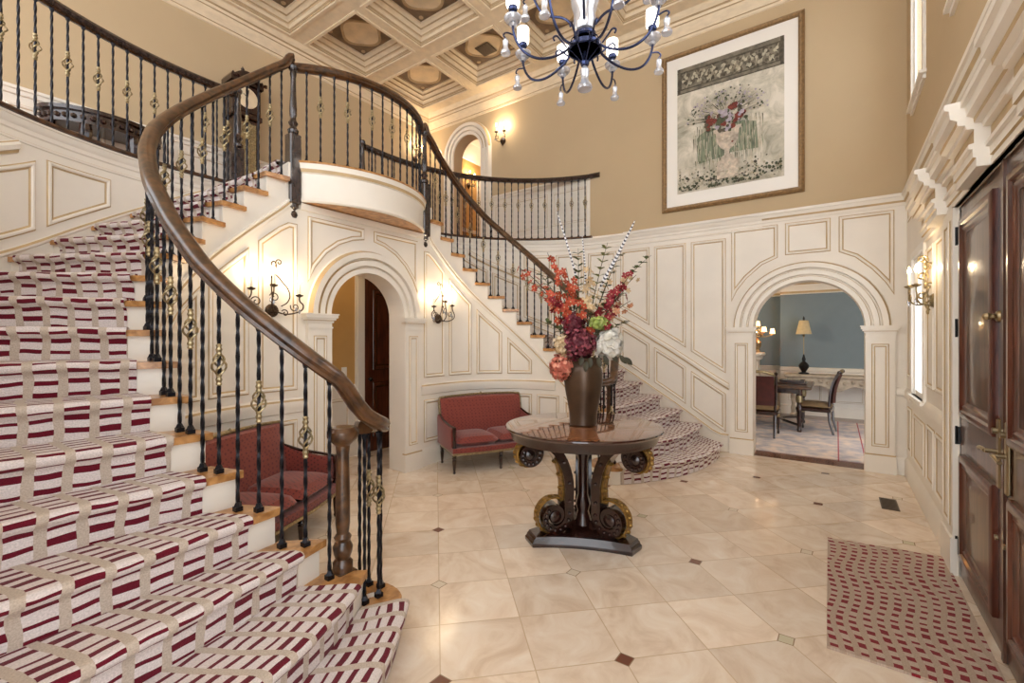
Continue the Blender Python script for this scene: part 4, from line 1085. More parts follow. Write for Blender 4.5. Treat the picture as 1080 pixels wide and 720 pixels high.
cluster('hydrangea', F(631, 341, .09), .062, 'lime green flower head above the white one', 'p_lime', 130, .014, 4, (1.3, 1, .7), 'p_lime2')
cluster('hydrangea', F(604, 341, .06), .075, 'small dark red hydrangea head above the large burgundy one', 'p_dark', 150, .0145, 4, (1, 1, 1), 'p_burg')
cluster('hydrangea', F(594, 364, .08), .065, 'cream hydrangea head left of the large burgundy one', 'p_cream', 140, .0145, 4, (1, 1, 1.1), 'p_cream2')
cluster('hydrangea', F(592, 387, .06), .08, 'pink hydrangea head hanging at the left of the vase neck', 'p_pink', 180, .015, 4, (1, 1, 1.15), 'p_pink2')
t = thing('leaf_spray', MOUTH, 'dark dried leaves hanging over the front rim of the vase', 'leaves', 'leaf sprays in the bronze vase'); g = MB()
for px, py, dx in ((612, 378, -.2), (620, 380, 0), (628, 380, .2), (634, 378, .4), (650, 378, .8), (616, 384, -.1), (642, 376, .6), (655, 380, 1)):
    leafshape(g, F(px, py-4, .15), RT*dx+Vector((0, 0, -1))-FW*.3, -FW, .085, .02)
g.build('leaves', 'leaf_dark', t, merge=False)

# ================================================================== settees
def cushion(mb, x0, x1, y0, y1, z0, z1, bulge=.02, n=8, f=None, mi=0):
    f = f or (lambda x, y, z: (x, y, z)); top = []; bot = []
    for i in range(n+1):
        u = -1+2*i/n; r1 = []; r2 = []
        for j in range(n+1):
            v = -1+2*j/n; k = (1-u**4)*(1-v**4); e = .5*(1-abs(u)**6)*.0
            x = x0+(x1-x0)*(u+1)/2; y = y0+(y1-y0)*(v+1)/2; zm = (z0+z1)/2
            r1.append(f(x, y, zm+((z1-z0)/2)*(k**.25)+bulge*k)); r2.append(f(x, y, zm-((z1-z0)/2)*(k**.25)))
        top.append(r1); bot.append(r2)
    mb.grid(top, mi); mb.grid(bot, mi)
def turned_leg(mb, x, y, h, r=.022):
    mb.lathe([(r*.55, 0), (r*.8, .015), (r*.55, .03), (r*.7, .05), (r, h*.6), (r*1.05, h*.7), (r*.7, h*.74), (r*1.2, h*.8), (r*.8, h*.86), (r*1.25, h*.92), (r*1.25, h)], (x, y, 0), 10)
def make_settee(label):
    t = thing('settee', (0, 0, 0), label, 'settee', 'pair of red settees'); W_, D = .6, .56     # local: front faces -y, x along
    fr = lambda x: -D/2-.05*(1-(x/W_)**2)       # bowed front
    # seat rail (gilded lower edge) and padded seat deck
    mb = MB(); n = 16
    for z0, z1, o, mi in ((.215, .238, .008, 1), (.238, .295, 0, 0)):
        P = [(-W_+2*W_*i/n, fr(-W_+2*W_*i/n)-o) for i in range(n+1)]+[(W_-.04, D/2), (-W_+.04, D/2)]
        mb.prism(P, z0, z1, mi)
    mb.build('seat_rail', ['red', 'gold'], t, local=True, merge=False)
    for s in (-1, 1):
        mb = MB(); x0, x1 = (-W_+.06, -.005) if s < 0 else (.005, W_-.06)
        cushion(mb, x0, x1, 0, 1, .29, .40, .02, 10, lambda x, y, z: (x, fr(x)+.02+(D/2-.06-fr(x))*y, z)); mb.build('seat_cushion', 'red', t, local=True, merge=True)
    # raked back with a straight crest rising to the middle, padded
    def back(x, z, d): 
        return (x*(1+.04*(z-.32)), D/2-.07+d+.16*(z-.32), z)
    mb = MB(); rows = []; n = 20
    for i in range(n+1):
        x = -W_+.05+(2*W_-.1)*i/n; u = x/W_; zt = .80+.02*(1-u*u)
        pad = .035*(1-u**6)
        rows.append([back(x, .32, -pad), back(x, .5, -pad-.012), back(x, .7, -pad-.01), back(x, zt-.02, -pad), back(x, zt, .0), back(x, zt, .03), back(x, .32, .04)])
    mb.grid(rows, 0); mb.poly(rows[0], 0); mb.poly(rows[-1], 0); mb.build('backrest', 'redlight', t, local=True)
    mb = MB(); pts = [back(-W_+.035, .42, .0)]
    pts += [back(-W_+.035, z, 0) for z in (.5, .6, .7,   .76)]+[back(-W_+.05, .812, .0)]+[back(-W_+.05+(2*W_-.1)*i/12, .812+.022*(1-((-W_+.05+(2*W_-.1)*i/12)/W_)**2), 0) for i in range(1, 12)]+[back(W_-.05, .812, 0)]+[back(W_-.035, z, 0) for z in (.76, .7, .6, .5, .42)]
    mb.tube(pts, .014, 7); mb.lathe([(.0, -.02), (.02, 0), (0, .025)], back(0, .842, 0), 8); mb.build('back_frame', 'gold', t, local=True)
    # low padded arms with turned front post
    for s in (-1, 1):
        mb = MB(); rows = []
        for i in range(11):
            u = i/10; y = D/2-.02+(fr(W_)+.05-(D/2-.02))*u; zt = .57-.05*math.sin(PI*u*.5)+(.05*(1-u)**3); x = s*(W_-.03+.015*math.sin(PI*u))
            rows.append([(x+s*.028, y, .27), (x+s*.034, y, zt-.04), (x+s*.022, y, zt-.008), (x, y, zt), (x-s*.022, y, zt-.008), (x-s*.034, y, zt-.04), (x-s*.028, y, .27)])
        mb.grid(rows, 0); mb.poly(rows[0], 0); mb.poly(rows[-1], 0); arm = mb.build('armrest', 'red', t, local=True)
        mb = MB(); mb.tube([(s*(W_-.03), D/2-.02, .61), (s*(W_-.02), .1, .565), (s*(W_-.018), -.12, .54), (s*(W_-.03), fr(W_)+.03, .525)], .013, 6)
        mb.lathe([(.016, .24), (.02, .27), (.026, .3), (.016, .33), (.022, .35), (.014, .40), (.02, .46), (.024, .5), (.02, .53), (0, .545)], (s*(W_-.03), fr(W_)+.03, 0), 10); mb.build('arm_post', 'mahog', arm, local=True)
    for x, y in ((-W_+.03, fr(W_)+.03), (W_-.03, fr(W_)+.03), (0, fr(0)+.03), (-W_+.06, D/2-.02), (W_-.06, D/2-.02)):
        mb = MB(); turned_leg(mb, x, y, .22); mb.build('leg', 'mahog', t, local=True)
    return t
se = make_settee('red brocade settee standing right of the rear arch, partly behind the round table')
a_r = math.atan2(-.26, .517); se.location = (4.48, 3.53, 0); se.rotation_euler = (0, 0, a_r)
s2 = copy_tree(se); s2['label'] = 'red brocade settee seen through the balusters of the near staircase'
s2.location = (XC2-4.48, 3.53, 0); s2.rotation_euler = (0, 0, -a_r)

# ================================================================== chandelier
CX, CY = 3.1, 1.54
ch = thing('chandelier', (CX, CY, ZC), 'large dark iron chandelier with white glass candle shades and hanging crystal drops', 'chandelier')
mb = MB(); mb.tube([(CX, CY, 4.5), (CX, CY, ZC)], .012, 8); mb.lathe([(.0, 0), (.09, -.0), (.08, -.03), (.03, -.05), (.015, -.08)], (CX, CY, ZC+.235), 16)
mb.tube([(CX, CY, ZC), (CX, CY, ZC+.235)], .012, 8)
for k in range(10): mb.lathe([(.012, -.03), (.024, 0), (.012, .03)], (CX, CY, 4.6+k*.15), 6)
mb.build('chain_stem', 'chan', ch, merge=False)
mb = MB()
mb.lathe([(.115, 3.705), (.128, 3.71), (.128, 3.74), (.115, 3.745), (.112, 3.725), (.115, 3.705)], (CX, CY, 0), 28)
mb.lathe([(.075, 3.80), (.085, 3.81), (.085, 3.83), (.075, 3.84), (.07, 3.82), (.075, 3.8)], (CX, CY, 0), 20)
for k in range(8):
    a = 2*PI*k/8; c, s = math.cos(a), math.sin(a)
    mb.tube([(CX+.12*c, CY+.12*s, 3.74), (CX+.1*c, CY+.1*s, 3.79), (CX+.08*c, CY+.08*s, 3.81)], .004, 5); mb.tube([(CX+.12*c, CY+.12*s, 3.71), (CX+.06*c, CY+.06*s, 3.66), (CX+.02*c, CY+.02*s, 3.62)], .005, 6)
mb.lathe([(.0, 3.58), (.03, 3.6), (.035, 3.62), (.02, 3.65), (.015, 3.7), (.015, 4.5)], (CX, CY, 0), 12)
mb.lathe([(.02, 4.16), (.1, 4.18), (.11, 4.2), (.03, 4.22), (.02, 4.3)], (CX, CY, 0), 20)
mb.build('hub', 'chan', ch, merge=False)
mb = MB(); mb.lathe([(.03, 3.84), (.07, 3.86), (.085, 3.92), (.08, 3.99), (.1, 4.05), (.105, 4.09), (.07, 4.14), (.03, 4.16)], (CX, CY, 0), 18); mb.build('glass_column', 'crystal', ch)
BELL = [(0, 0), (.036, .0), (.04, .012), (.034, .026), (.022, .04), (.018, .06), (.022, .085), (.024, .1), (.014, .115), (.008, .125)]
def bell(mb, x, y, ztop, k=1): mb.lathe([(r*k, z*k) for r, z in BELL], (x, y, ztop-.125*k), 12)
mb = MB(); bell(mb, CX, CY, 3.60, 1.45); mb.build('centre_drop', 'crystal', ch)
def arm(dirv, r_end, zlow, zcup, k=1.0, up=False):
    d = Vector((dirv.x, dirv.y)); P = lambda r, z: (CX+d.x*r, CY+d.y*r, z)
    if not up: pts = [P(.11, 3.73), P(.16, 3.68), P(.25, zlow+.025), P(.36, zlow), P(.46, zlow+.03), P(r_end-.03, zlow+.1), P(r_end, zcup-.06), P(r_end, zcup)]
    else: pts = [P(.08, 3.9), P(.15, 3.98), P(.24, 4.0), P(.32, 4.03), P(.37, 4.12), P(r_end, zcup-.05), P(r_end, zcup)]
    mb = MB(); mb.tube(smooth(pts, 2), .0095, 8)
    e = smooth([P(r_end-.005, zcup-.09), P(r_end+.05, zcup-.075), P(r_end+.075, zcup-.10), P(r_end+.055, zcup-.12)], 2); mb.tube(e, .006, 6)
    e = smooth([P(.14, 3.72), P(.19, 3.77), P(.22, 3.80), P(.25, 3.78), P(.235, 3.755)], 2)
    if not up: mb.tube(e, .007, 6)
    a = mb.build('arm', 'chan', ch, merge=False); x, y, _ = P(r_end, 0)
    mb = MB(); mb.lathe([(.01, 0), (.05, .006), (.062, .02), (.066, .034), (.06, .036), (.045, .022), (.012, .016)], (x, y, zcup), 18); mb.lathe([(.02, -.03), (.03, -.015), (.02, 0)], (x, y, zcup), 12); mb.build('bobeche', 'crystal', a, merge=False)
    mb = MB(); mb.lathe([(.012, .03), (.014, .08), (.03, .085), (.036, .1), (.034, .112), (.012, .112)], (x, y, zcup), 14); mb.build('candle_cup', 'chan', a)
    mb = MB(); mb.lathe([(.02, .112), (.046, .118), (.049, .13), (.049, .235), (.045, .235), (.045, .13)], (x, y, zcup), 18); mb.build('shade', 'shade', a)
    x, y, _ = P(r_end+.055, 0); mb = MB(); bell(mb, x, y, zcup-.12, .95); mb.build('crystal_drop', 'crystal', a)
    return x, y
lamps = []
for ph in (-101, -56, -11, 34, 79, 124, 169, 214):
    d = FW*math.cos(R(ph))+RT*math.sin(R(ph)); arm(d, .55, 3.605, 3.85)
    lamps.append((CX+d.x*.55, CY+d.y*.55, 4.03))
for ph in (-78, 12, 102, 192):
    d = FW*math.cos(R(ph))+RT*math.sin(R(ph)); arm(d, .40, 0, 4.25, up=True); lamps.append((CX+d.x*.4, CY+d.y*.4, 4.43))

# ================================================================== wall sconces
SL_LIGHTS = []
def spiral3(c, r0, r1, a0, a1, y, n=16): return [(c[0]+(r0+(r1-r0)*i/n)*math.cos(a0+(a1-a0)*i/n), y, c[1]+(r0+(r1-r0)*i/n)*math.sin(a0+(a1-a0)*i/n)) for i in range(n+1)]
def make_sconce(pos, nang, label, kind='scroll', group='scrolled iron wall sconces', power=9, m='rusticiron', k=1.0, fl=1):
    """local: wall is y=0, y towards the room, x along the wall"""
    rz = nang-PI/2; t = thing('wall_sconce', pos, label, 'wall light', group, rz=rz)
    mb = MB(); mb.lathe([(0, .03), (.03, .028), (.052, .018), (.06, .006), (.06, 0)], (0, 0, 0), 16, 0, lambda x, y, z: (x*k, z, y*k)); 
    for q in range(6): mb.ball((.04*k*math.cos(q*PI/3), .025, .04*k*math.sin(q*PI/3)), .012*k, 6)
    mb.build('backplate', m, t, local=True, merge=False)
    heads = []
    if kind == 'scroll':
        mb = MB(); mb.tube(smooth([(0, .03, .03), (-.02, .05, .12), (-.03, .05, .25), (-.01, .05, .34), (.02, .05, .4), (0, .05, .44), (-.03, .05, .42), (-.025, .05, .395)], 2), .006, 6)
        mb.tube(smooth([(0, .03, .33), (.03, .06, .30), (.07, .06, .25), (.12, .06, .2), (.14, .06, .13), (.11, .06, .07), (.06, .05, .04)], 2), .0055, 6)
        mb.tube(smooth(spiral3((.04, .43), .03, .008, R(200), R(-200), .05, 12), 1), .005, 6)
        mb.tube(smooth(spiral3((.1, -.02), .035, .008, R(150), R(-260), .04, 12), 1), .005, 6)
        for z in (.08, .15, .22, .29): mb.ball((-.028, .062, z), .012, 6, 0, (1, .6, 1.5))
        mb.v = [(-v[0]*fl, v[1], v[2]) for v in mb.v]
        mb.build('scroll_stem', m, t, local=True, merge=False)
        arms = [(.2*fl, .06, .17), (-.19*fl, .12, .135), (.03*fl, .1, .21)]
    elif kind == 'side':
        mb = MB(); mb.tube(smooth([(0, .03, -.08), (.0, .07, .0), (0, .03, .1), (.0, .07, .2), (0, .03, .28), (.0, .06, .34)], 2), .009, 6)
        for iz, z in enumerate((.04, .12, .2, .28, .34)):
            mb.tube(smooth([(y*0, .055+.02*(-1)**iz+xx, zz) for xx, y, zz in spiral3((0, z), .04, .008, R(200), R(-200), 0, 10)], 1), .008, 6); mb.tube(smooth(spiral3((.03*(-1)**iz, z), .035, .008, R(200), R(-200), .06, 10), 1), .007, 6)
        for z in (-.05, -.09): mb.ball((0, .04, z), .018, 8, 0, (1, .6, 1.4))
        mb.build('scroll_stem', m, t, local=True, merge=False)
        arms = [(.05, .15, .12), (-.09, .12, .12)]
    else:
        arms = [(-.1, .11, .12), (.07, .12, .14)]
        mb = MB(); mb.lathe([(0, -.1), (.015, -.07), (.05, 0), (.03, .05), (0, .07)], (0, .02, 0), 10); mb.build('boss', m, t, local=True)
    for x, y, z in arms:
        mb = MB(); c = 1 if x > 0 else -1
        mb.tube(smooth([(0, .03, .0), (x*.5, y*.6, -.04 if kind != 'plain' else -.03), (x*1.15, y, 0), (x*1.12+.02*c, y, .06), (x+.0, y, z-.05), (x, y, z)], 2), .0065, 6)
        mb.tube(smooth(spiral3((x*.8, z-.1), .045, .01, R(20), R(20)+c*R(420), y*.95, 14), 1), .005, 6)
        a = mb.build('arm', m, t, local=True, merge=False)
        mb = MB(); mb.lathe([(.008, -.01), (.03, 0), (.034, .012), (.014, .01), (.012, .02)], (x, y, z), 12); mb.build('candle_cup', m, a, local=True)
        mb = MB(); mb.lathe([(.011, .01), (.011, .11), (.004, .115)], (x, y, z), 10); mb.build('candle', 'candle', a, local=True)
        mb = MB(); mb.lathe([(.004, .112), (.013, .128), (.014, .14), (.006, .165), (0, .178)], (x, y, z), 10); mb.build('bulb', 'bulb', a, local=True)
        for dx, dz in ((0, -.07), (.03, -.05)):
            mb = MB(); mb.lathe([(0, -.045), (.011, -.03), (.009, -.015), (.003, 0)], (x+dx, y, z-.05+dz), 8); mb.build('crystal_drop', 'crystal', a, local=True)
        p = W[t] @ Vector((x, y, z+.145)); SL_LIGHTS.append((p, power))
    return t
MT['rusticiron'] = mat('rustic_iron', (84, 64, 46), .45, .7, var=.4, scale=40)
make_sconce((2.06, YA-.002, 1.80), -PI/2, 'scrolled iron wall sconce left of the rear arch', power=4)
make_sconce((4.14, YA-.002, 1.80), -PI/2, 'scrolled iron wall sconce right of the rear arch, above the settee', power=4, fl=-1)
make_sconce((5.02, YF+.002, 1.86), PI/2, 'gilded scroll wall sconce beside the front door', 'side', power=3.5, m='gold')
make_sconce((XW-.002, 5.05, 5.22), PI, 'small two candle wall sconce high on the beige wall right of the upper arch', 'plain', 'upper hall sconces', 9)
make_sconce((8.05, YB-.002, 5.12), -PI/2, 'small two candle wall sconce seen through the upper arch', 'plain', 'upper hall sconces', 9)
make_sconce((6.4, YB-.002, 5.2), -PI/2, 'small two candle wall sconce on the upper back wall, behind the balcony balusters', 'plain', 'upper hall sconces', 9)
# ================================================================== large framed picture
MP = lambda s, z, n=0: Vector((XW-n, s, z))
PY0, PY1, PZ0, PZ1 = .326, 2.104, 3.40, 5.685
pic = thing('framed_picture', (XW, (PY0+PY1)/2, PZ0), 'large gilt framed still life of flowers in an urn, hung high on the beige wall', 'picture')
mb = MB()
def frame_ring(d, n): return [MP(s, z, n) for s, z in ((PY0+d, PZ0+d), (PY1-d, PZ0+d), (PY1-d, PZ1-d), (PY0+d, PZ1-d))]
mb.grid([frame_ring(*q) for q in ((0, .0), (0, .03), (.012, .045), (.02, .04), (.03, .05), (.05, .045), (.06, .03), (.066, .032), (.07, .02))], 0, True); MT['frame'] = mat('frame_gilt', (160, 128, 88), .4, .35, var=.2, scale=30); mb.build('frame', 'frame', pic)
mb = MB(); mb.quad(*frame_ring(.07, .018)); mb.build('mat_board', 'white', pic)
mi_ = .24
a0, a1, b0, b1 = PY0+mi_-.02, PY1-mi_+.02, PZ0+mi_, PZ1-mi_
# canvas paint: pale weathered ground
m, nt, N, L, b = newmat('canvas_paint'); setp(b, Roughness=.7)
tc = N.new('ShaderNodeTexCoord'); n1 = N.new('ShaderNodeTexNoise'); n1.inputs['Scale'].default_value = 3.5; n1.inputs['Detail'].default_value = 10; n1.inputs['Roughness'].default_value = .7; n1.inputs['Distortion'].default_value = .8
L.new(tc.outputs['Object'], n1.inputs['Vector']); r = N.new('ShaderNodeValToRGB'); e = r.color_ramp.elements; e[0].position = .33; e[0].color = col4((150, 146, 128)); e[1].position = .6; e[1].color = col4((222, 214, 198)); q = e.new(.45); q.color = col4((192, 186, 168))
L.new(n1.outputs['Fac'], r.inputs[0]); L.new(r.outputs[0], b.inputs['Base Color']); MT['canvas'] = m
MT['pt_green'] = mat('paint_green', (150, 160, 132), .7, var=.4, scale=8, stretch=(1, 6, .6)); MT['pt_frieze'] = mat('paint_frieze', (142, 134, 116), .7, var=.35, scale=10)
MT['pt_dark'] = mat('paint_dark', (98, 90, 74), .7, var=.4, scale=20); MT['pt_light'] = mat('paint_light', (196, 188, 164), .7, var=.2, scale=16); MT['pt_urn'] = mat('paint_urn', (224, 208, 188), .7, var=.3, scale=14)
MT['pt_red'] = mat('paint_red', (136, 58, 44), .7, var=.4, scale=40); MT['pt_lilac'] = mat('paint_lilac', (190, 178, 190), .7, var=.2, scale=30); MT['pt_leaf'] = mat('paint_leaf', (86, 92, 66), .7, var=.4, scale=20); MT['pt_pale'] = mat('paint_pale', (216, 206, 186), .7, var=.2, scale=20)
mb = MB(); CW, CHh = a1-a0, b1-b0
lay = [.019]
def Q(u, v, n=None): return MP(a1-u*CW, b0+v*CHh, lay[0] if n is None else n)     # u left to right as seen, v bottom to top
def patch(pts, mi): lay[0] += .000012; mb.poly([Q(u, v) for u, v in pts], mi)
def blob(u, v, r, mi, k=1, n=7):
    ph = random.random()*6; patch([(u+r*(random.uniform(.7, 1.2))*math.cos(ph+2*PI*i/n), v+r*k*CW/CHh*random.uniform(.7, 1.2)*math.sin(ph+2*PI*i/n)) for i in range(n)], mi)
def stroke(u, v, u2, v2, w, mi):
    d = Vector((u2-u, v2-v)); d = d.normalized() if d.length > 0 else Vector((1, 0)); p = Vector((-d.y, d.x))*w
    patch([(u+p.x, v+p.y), (u2, v2), (u-p.x, v-p.y)], mi)
mb.poly([Q(0, 0), Q(1, 0), Q(1, 1), Q(0, 1)], 0)
patch([(0, .80), (1, .80), (1, 1), (0, 1)], 1); patch([(.03, .825), (.97, .825), (.97, .965), (.03, .965)], 2); patch([(.045, .835), (.955, .835), (.955, .955), (.045, .955)], 1)
for i in range(150): u, v = random.uniform(.05, .95), random.uniform(.838, .95); blob(u, v, random.uniform(.008, .02), 2, random.uniform(.5, 1.6))
for i in range(46):
    u = .06+.88*i/45; v = .895+.035*math.sin(i*1.3); blob(u, v, .016, 3, 1.2); stroke(u, v, u+.03*math.cos(i), v+.04*math.sin(i*1.7), .008, 3)
for u in (.02, .98): patch([(u-.012, .8), (u+.012, .8), (u+.012, 1), (u-.012, 1)], 2)
for v in (.8, .965, .83): patch([(0, v-.005), (1, v-.005), (1, v+.003), (0, v+.003)], 2)
patch([(.21, .21), (.47, .23), (.46, .44), (.33, .47), (.22, .43)], 4); patch([(.52, .25), (.78, .24), (.76, .44), (.64, .47), (.52, .46)], 4)
for i in range(260): u = random.choice((random.uniform(.16, .47), random.uniform(.52, .82))); v = random.uniform(.2, .52); stroke(u, v, u+.003, v-random.uniform(.04, .12), .004, random.choice((4, 8, 3, 9, 3)))
for i in range(330):
    a = random.uniform(.05, PI-.05); l = random.uniform(.12, .42); u, v = .48+l*math.cos(a)*.95, .52+l*math.sin(a)*.55; stroke(.48+.1*math.cos(a), .52+.07*math.sin(a), u, v, .003, random.choice((8, 9, 9, 3, 2))); blob(u, v, random.uniform(.006, .014), random.choice((9, 9, 7, 8)))
for i in range(520): u, v = random.gauss(.5, .3), random.gauss(.07, .05); blob(min(.97, max(.03, u)), min(.22, max(.02, v)), random.uniform(.006, .017), random.choice((8, 8, 8, 3, 3, 9, 2)))
urn = [(.37, .42), (.37, .44), (.63, .44), (.63, .42), (.61, .41), (.60, .34), (.56, .29), (.52, .27), (.52, .24), (.56, .22), (.56, .2), (.6, .19), (.6, .06), (.4, .06), (.4, .19), (.44, .2), (.44, .22), (.48, .24), (.48, .27), (.44, .29), (.40, .34), (.39, .41)]
patch(urn, 5)
for i in range(9): blob(random.uniform(.42, .58), random.uniform(.3, .41), .012, random.choice((5, 3, 6, 9)))
for i in range(14): blob(random.uniform(.42, .58), random.uniform(.08, .18), .016, random.choice((3, 9, 5)))
for i in range(90): a = random.uniform(0, 2*PI); l = random.uniform(0, .2); blob(.48+l*math.cos(a), .51+l*.5*math.sin(a), random.uniform(.012, .03), random.choice((8, 2, 8, 6, 7)))
for u, v, r, mi in ((.36, .52, .05, 6), (.55, .585, .045, 6), (.6, .5, .045, 6), (.48, .55, .035, 7), (.52, .5, .03, 7), (.43, .57, .025, 7), (.45, .5, .04, 8), (.33, .49, .03, 6), (.64, .53, .03, 7), (.58, .54, .02, 9)):
    for q in range(6): blob(u+random.gauss(0, r*.4), v+random.gauss(0, r*.25), r*.55, mi)
for i in range(16): blob(random.uniform(.45, .75), random.uniform(.06, .14), .014, 9)
mb.build('canvas', ['canvas', 'pt_frieze', 'pt_dark', 'pt_light', 'pt_green', 'pt_urn', 'pt_red', 'pt_lilac', 'pt_leaf', 'pt_pale'], pic, merge=False)

# ================================================================== front double door
for i, (x0, x1) in enumerate(((3.125, 4.109), (2.121, 3.115))):
    hinge = x1 if i == 0 else x0; free = x0 if i == 0 else x1
    mb = MB(); y0, y1 = YF-.05, YF-.005
    mb.bbox(x0, x1, y0, y1, .012, 2.41, .004)
    d = structure(mb.build('door_%d' % (1 if i == 0 else 3), 'doormid'))
    D_ = lambda s, z, n=0: Vector((s, YF-.005+n, z))
    for z0, z1 in ((.16, .82), (1.06, 2.3)):
        mb = MB(); P = rect(x0+.12, x1-.12, z0, z1)
        rows = [[D_(s, z, n) for s, z in inset(P, dd)] for dd, n in ((0, .0), (.0, .022), (.015, .03), (.04, .03), (.05, .018), (.07, .022), (.085, .01), (.1, .006))]
        mb.grid(rows, 0, True); mb.build('panel_moulding', 'doorwood', d)
        mb = MB(); rows = [[D_(s, z, n) for s, z in inset(P, dd)] for dd, n in ((.1, .004), (.15, .014))]
        mb.grid(rows, 0, True); mb.poly([D_(s, z, .014) for s, z in inset(P, .15)]); mb.build('door_panel', 'doormid', d)
    for z in (.2, .92, 1.62, 2.22):
        mb = MB(); s = 1 if i == 0 else -1; hx = hinge+s*.012
        mb.lathe([(.009, -.06), (.009, .06)], (hx, YF+.012, z), 8); mb.box(hx-.03, hx+.026, YF-.004, YF+.008, z-.055, z+.055); mb.build('hinge', 'black', d, merge=False)
    mb = MB(); s = 1 if i == 0 else -1; hx = free+s*.06
    f = lambda x, y, z: (hx+x, YF+.0+z, 1.0+y)
    mb.bbox(hx-.024, hx+.024, YF-.004, YF+.012, .82, 1.16, .006); mb.tube([(hx, YF+.01, 1.0), (hx, YF+.055, 1.0)], .011, 8); mb.tube(smooth([(hx, YF+.055, 1.0), (hx+s*.06, YF+.06, 1.005), (hx+s*.12, YF+.055, .99)], 2), .0095, 8)
    mb.tube([(hx-.0, YF+.01, 1.1), (hx, YF+.03, 1.1)], .015, 8); mb.tube([(hx, YF+.01, .58), (hx, YF+.02, .58)], .014, 8)
    mb.build('handle', 'brass', d, merge=False)
    if i == 0:
        mb = MB(); kx = free+.09
        mb.lathe([(.03, 0), (.026, .012), (.012, .02), (.012, .04), (0, .045)], (0, 0, 0), 12, 0, lambda x, y, z: (kx+x, YF-.004+z+.0, 1.66+y)); mb.ball((kx, YF+.04, 1.66), .02, 8); mb.ball((kx-.035, YF+.025, 1.66), .014, 6); mb.ball((kx+.035, YF+.025, 1.66), .014, 6); mb.build('knocker', 'brass', d, merge=False)
mb = MB(); mb.box(3.105, 3.14, YF-.006, YF+.008, .015, 2.4); mb.box(2.05, 4.2, YF-.12, YF-.055, 0, 2.6); structure(mb.build('trim_14', 'doormid'))  # meeting strip, plus an unseen backing added to stop light leaking round the leaves

# ================================================================== door rug, floor vents
RC = [Vector((2.77, -.62)), Vector((4.38, -.62)), Vector((4.29, .057)), Vector((2.77, .04))]
mb = MB(); mb.uv = []; n = 24
for layer in (.012, .0):
    for i in range(n+1):
        for j in range(n+1):
            u, v = i/n, j/n; p = RC[0].lerp(RC[1], u).lerp(RC[3].lerp(RC[2], u), v)
            mb.v.append((p.x, p.y, layer+(.0015*math.sin(9*u*3)*math.sin(v*6) if layer else .001))); mb.uv.append((v*.66, u*1.58))
q = (n+1)**2
for i in range(n):
    for j in range(n):
        a = i*(n+1)+j; mb.face((a, a+n+1, a+n+2, a+1)); mb.face((q+a, q+a+1, q+a+n+2, q+a+n+1))
for i in range(n):
    for a, b in ((i, i+1), (n*(n+1)+i, n*(n+1)+i+1), (i*(n+1), (i+1)*(n+1)), (i*(n+1)+n, (i+1)*(n+1)+n)): mb.face((a, b, q+b, q+a))
tag(mb.build('door_rug', 'rug'), 'beige and burgundy dashed rug lying in front of the double door', 'rug')
def floorvent(x, y, label, w, d, rz=0):
    mb = MB(); c, s = math.cos(rz), math.sin(rz); f = lambda X, Y, Z: (x+X*c-Y*s, y+X*s+Y*c, Z)
    mb.box(-w/2, w/2, -d/2, d/2, .0, .005, 0, f)
    for k in range(9): mb.box(-w/2+.015+k*(w-.03)/9, -w/2+.015+k*(w-.03)/9+.012, -d/2+.012, d/2-.012, .005, .009, 0, f)
    tag(mb.build('floor_vent', 'vent'), label, 'vent')
floorvent(5.52, -.40, 'grey metal air register in the floor beside the front wall panelling', .36, .13)

# ================================================================== dining room beyond the right arch
DX0, DX1 = 7.05, 11.0
mb = MB(); mb.box(XW, DX1+.5, -2.6, 3.6, -.12, .0); structure(mb.build('floor_dining', 'dwood'))
mb = MB()
mb.quad((DX1, -2.6, 0), (DX1, .96, 0), (DX1, .96, 2.8), (DX1, -2.6, 2.8)); mb.quad((DX1, .96, 0), (DX1+.3, .96, 0), (DX1+.3, .96, 2.8), (DX1, .96, 2.8)); mb.quad((DX1+.3, .96, 0), (DX1+.3, 3.6, 0), (DX1+.3, 3.6, 2.8), (DX1+.3, .96, 2.8))
mb.quad((DX0, -2.6, 0), (DX1, -2.6, 0), (DX1, -2.6, 2.8), (DX0, -2.6, 2.8)); mb.quad((DX0, 3.6, 0), (DX1+.3, 3.6, 0), (DX1+.3, 3.6, 2.8), (DX0, 3.6, 2.8))
structure(mb.build('wall_dining', 'blue'))
mb = MB(); mb.quad((DX0, -2.6, 2.8), (DX1+.5, -2.6, 2.8), (DX1+.5, 3.6, 2.8), (DX0, 3.6, 2.8)); structure(mb.build('ceiling_dining', 'ceilcream'))
mb = MB()
MD = lambda s, z, n=0: Vector((DX1-n, s, z)); MD2 = lambda s, z, n=0: Vector((DX1+.3-n, s, z))
for M_, a, b in ((MD, -2.6, .96), (MD2, .96, 3.6)):
    hmold(mb, M_, a, b, [(.88, 0), (.89, .02), (.93, .03), (.96, .04), (.97, 0)]); hmold(mb, M_, a, b, [(0, 0), (0, .02), (.18, .02), (.2, .004)])
    hmold(mb, M_, a, b, [(2.46, 0), (2.48, .03), (2.52, .04), (2.6, .1), (2.64, .14), (2.7, .2), (2.8, .24)], mi=lambda a, b: 1 if b in (1, 4) else 0)
    mb.quad(M_(a, 0, .004), M_(b, 0, .004), M_(b, .88, .004), M_(a, .88, .004))
    s = a+.12
    while s+.6 < b: panel(mb, M_, rect(s, s+.58, .28, .8)); s += .68
for y in (-1.5, .2, 1.9): mb.box(DX0, DX1, y-.1, y+.1, 2.7, 2.8)
structure(mb.build('trim_15', ['cream', 'glaze']))
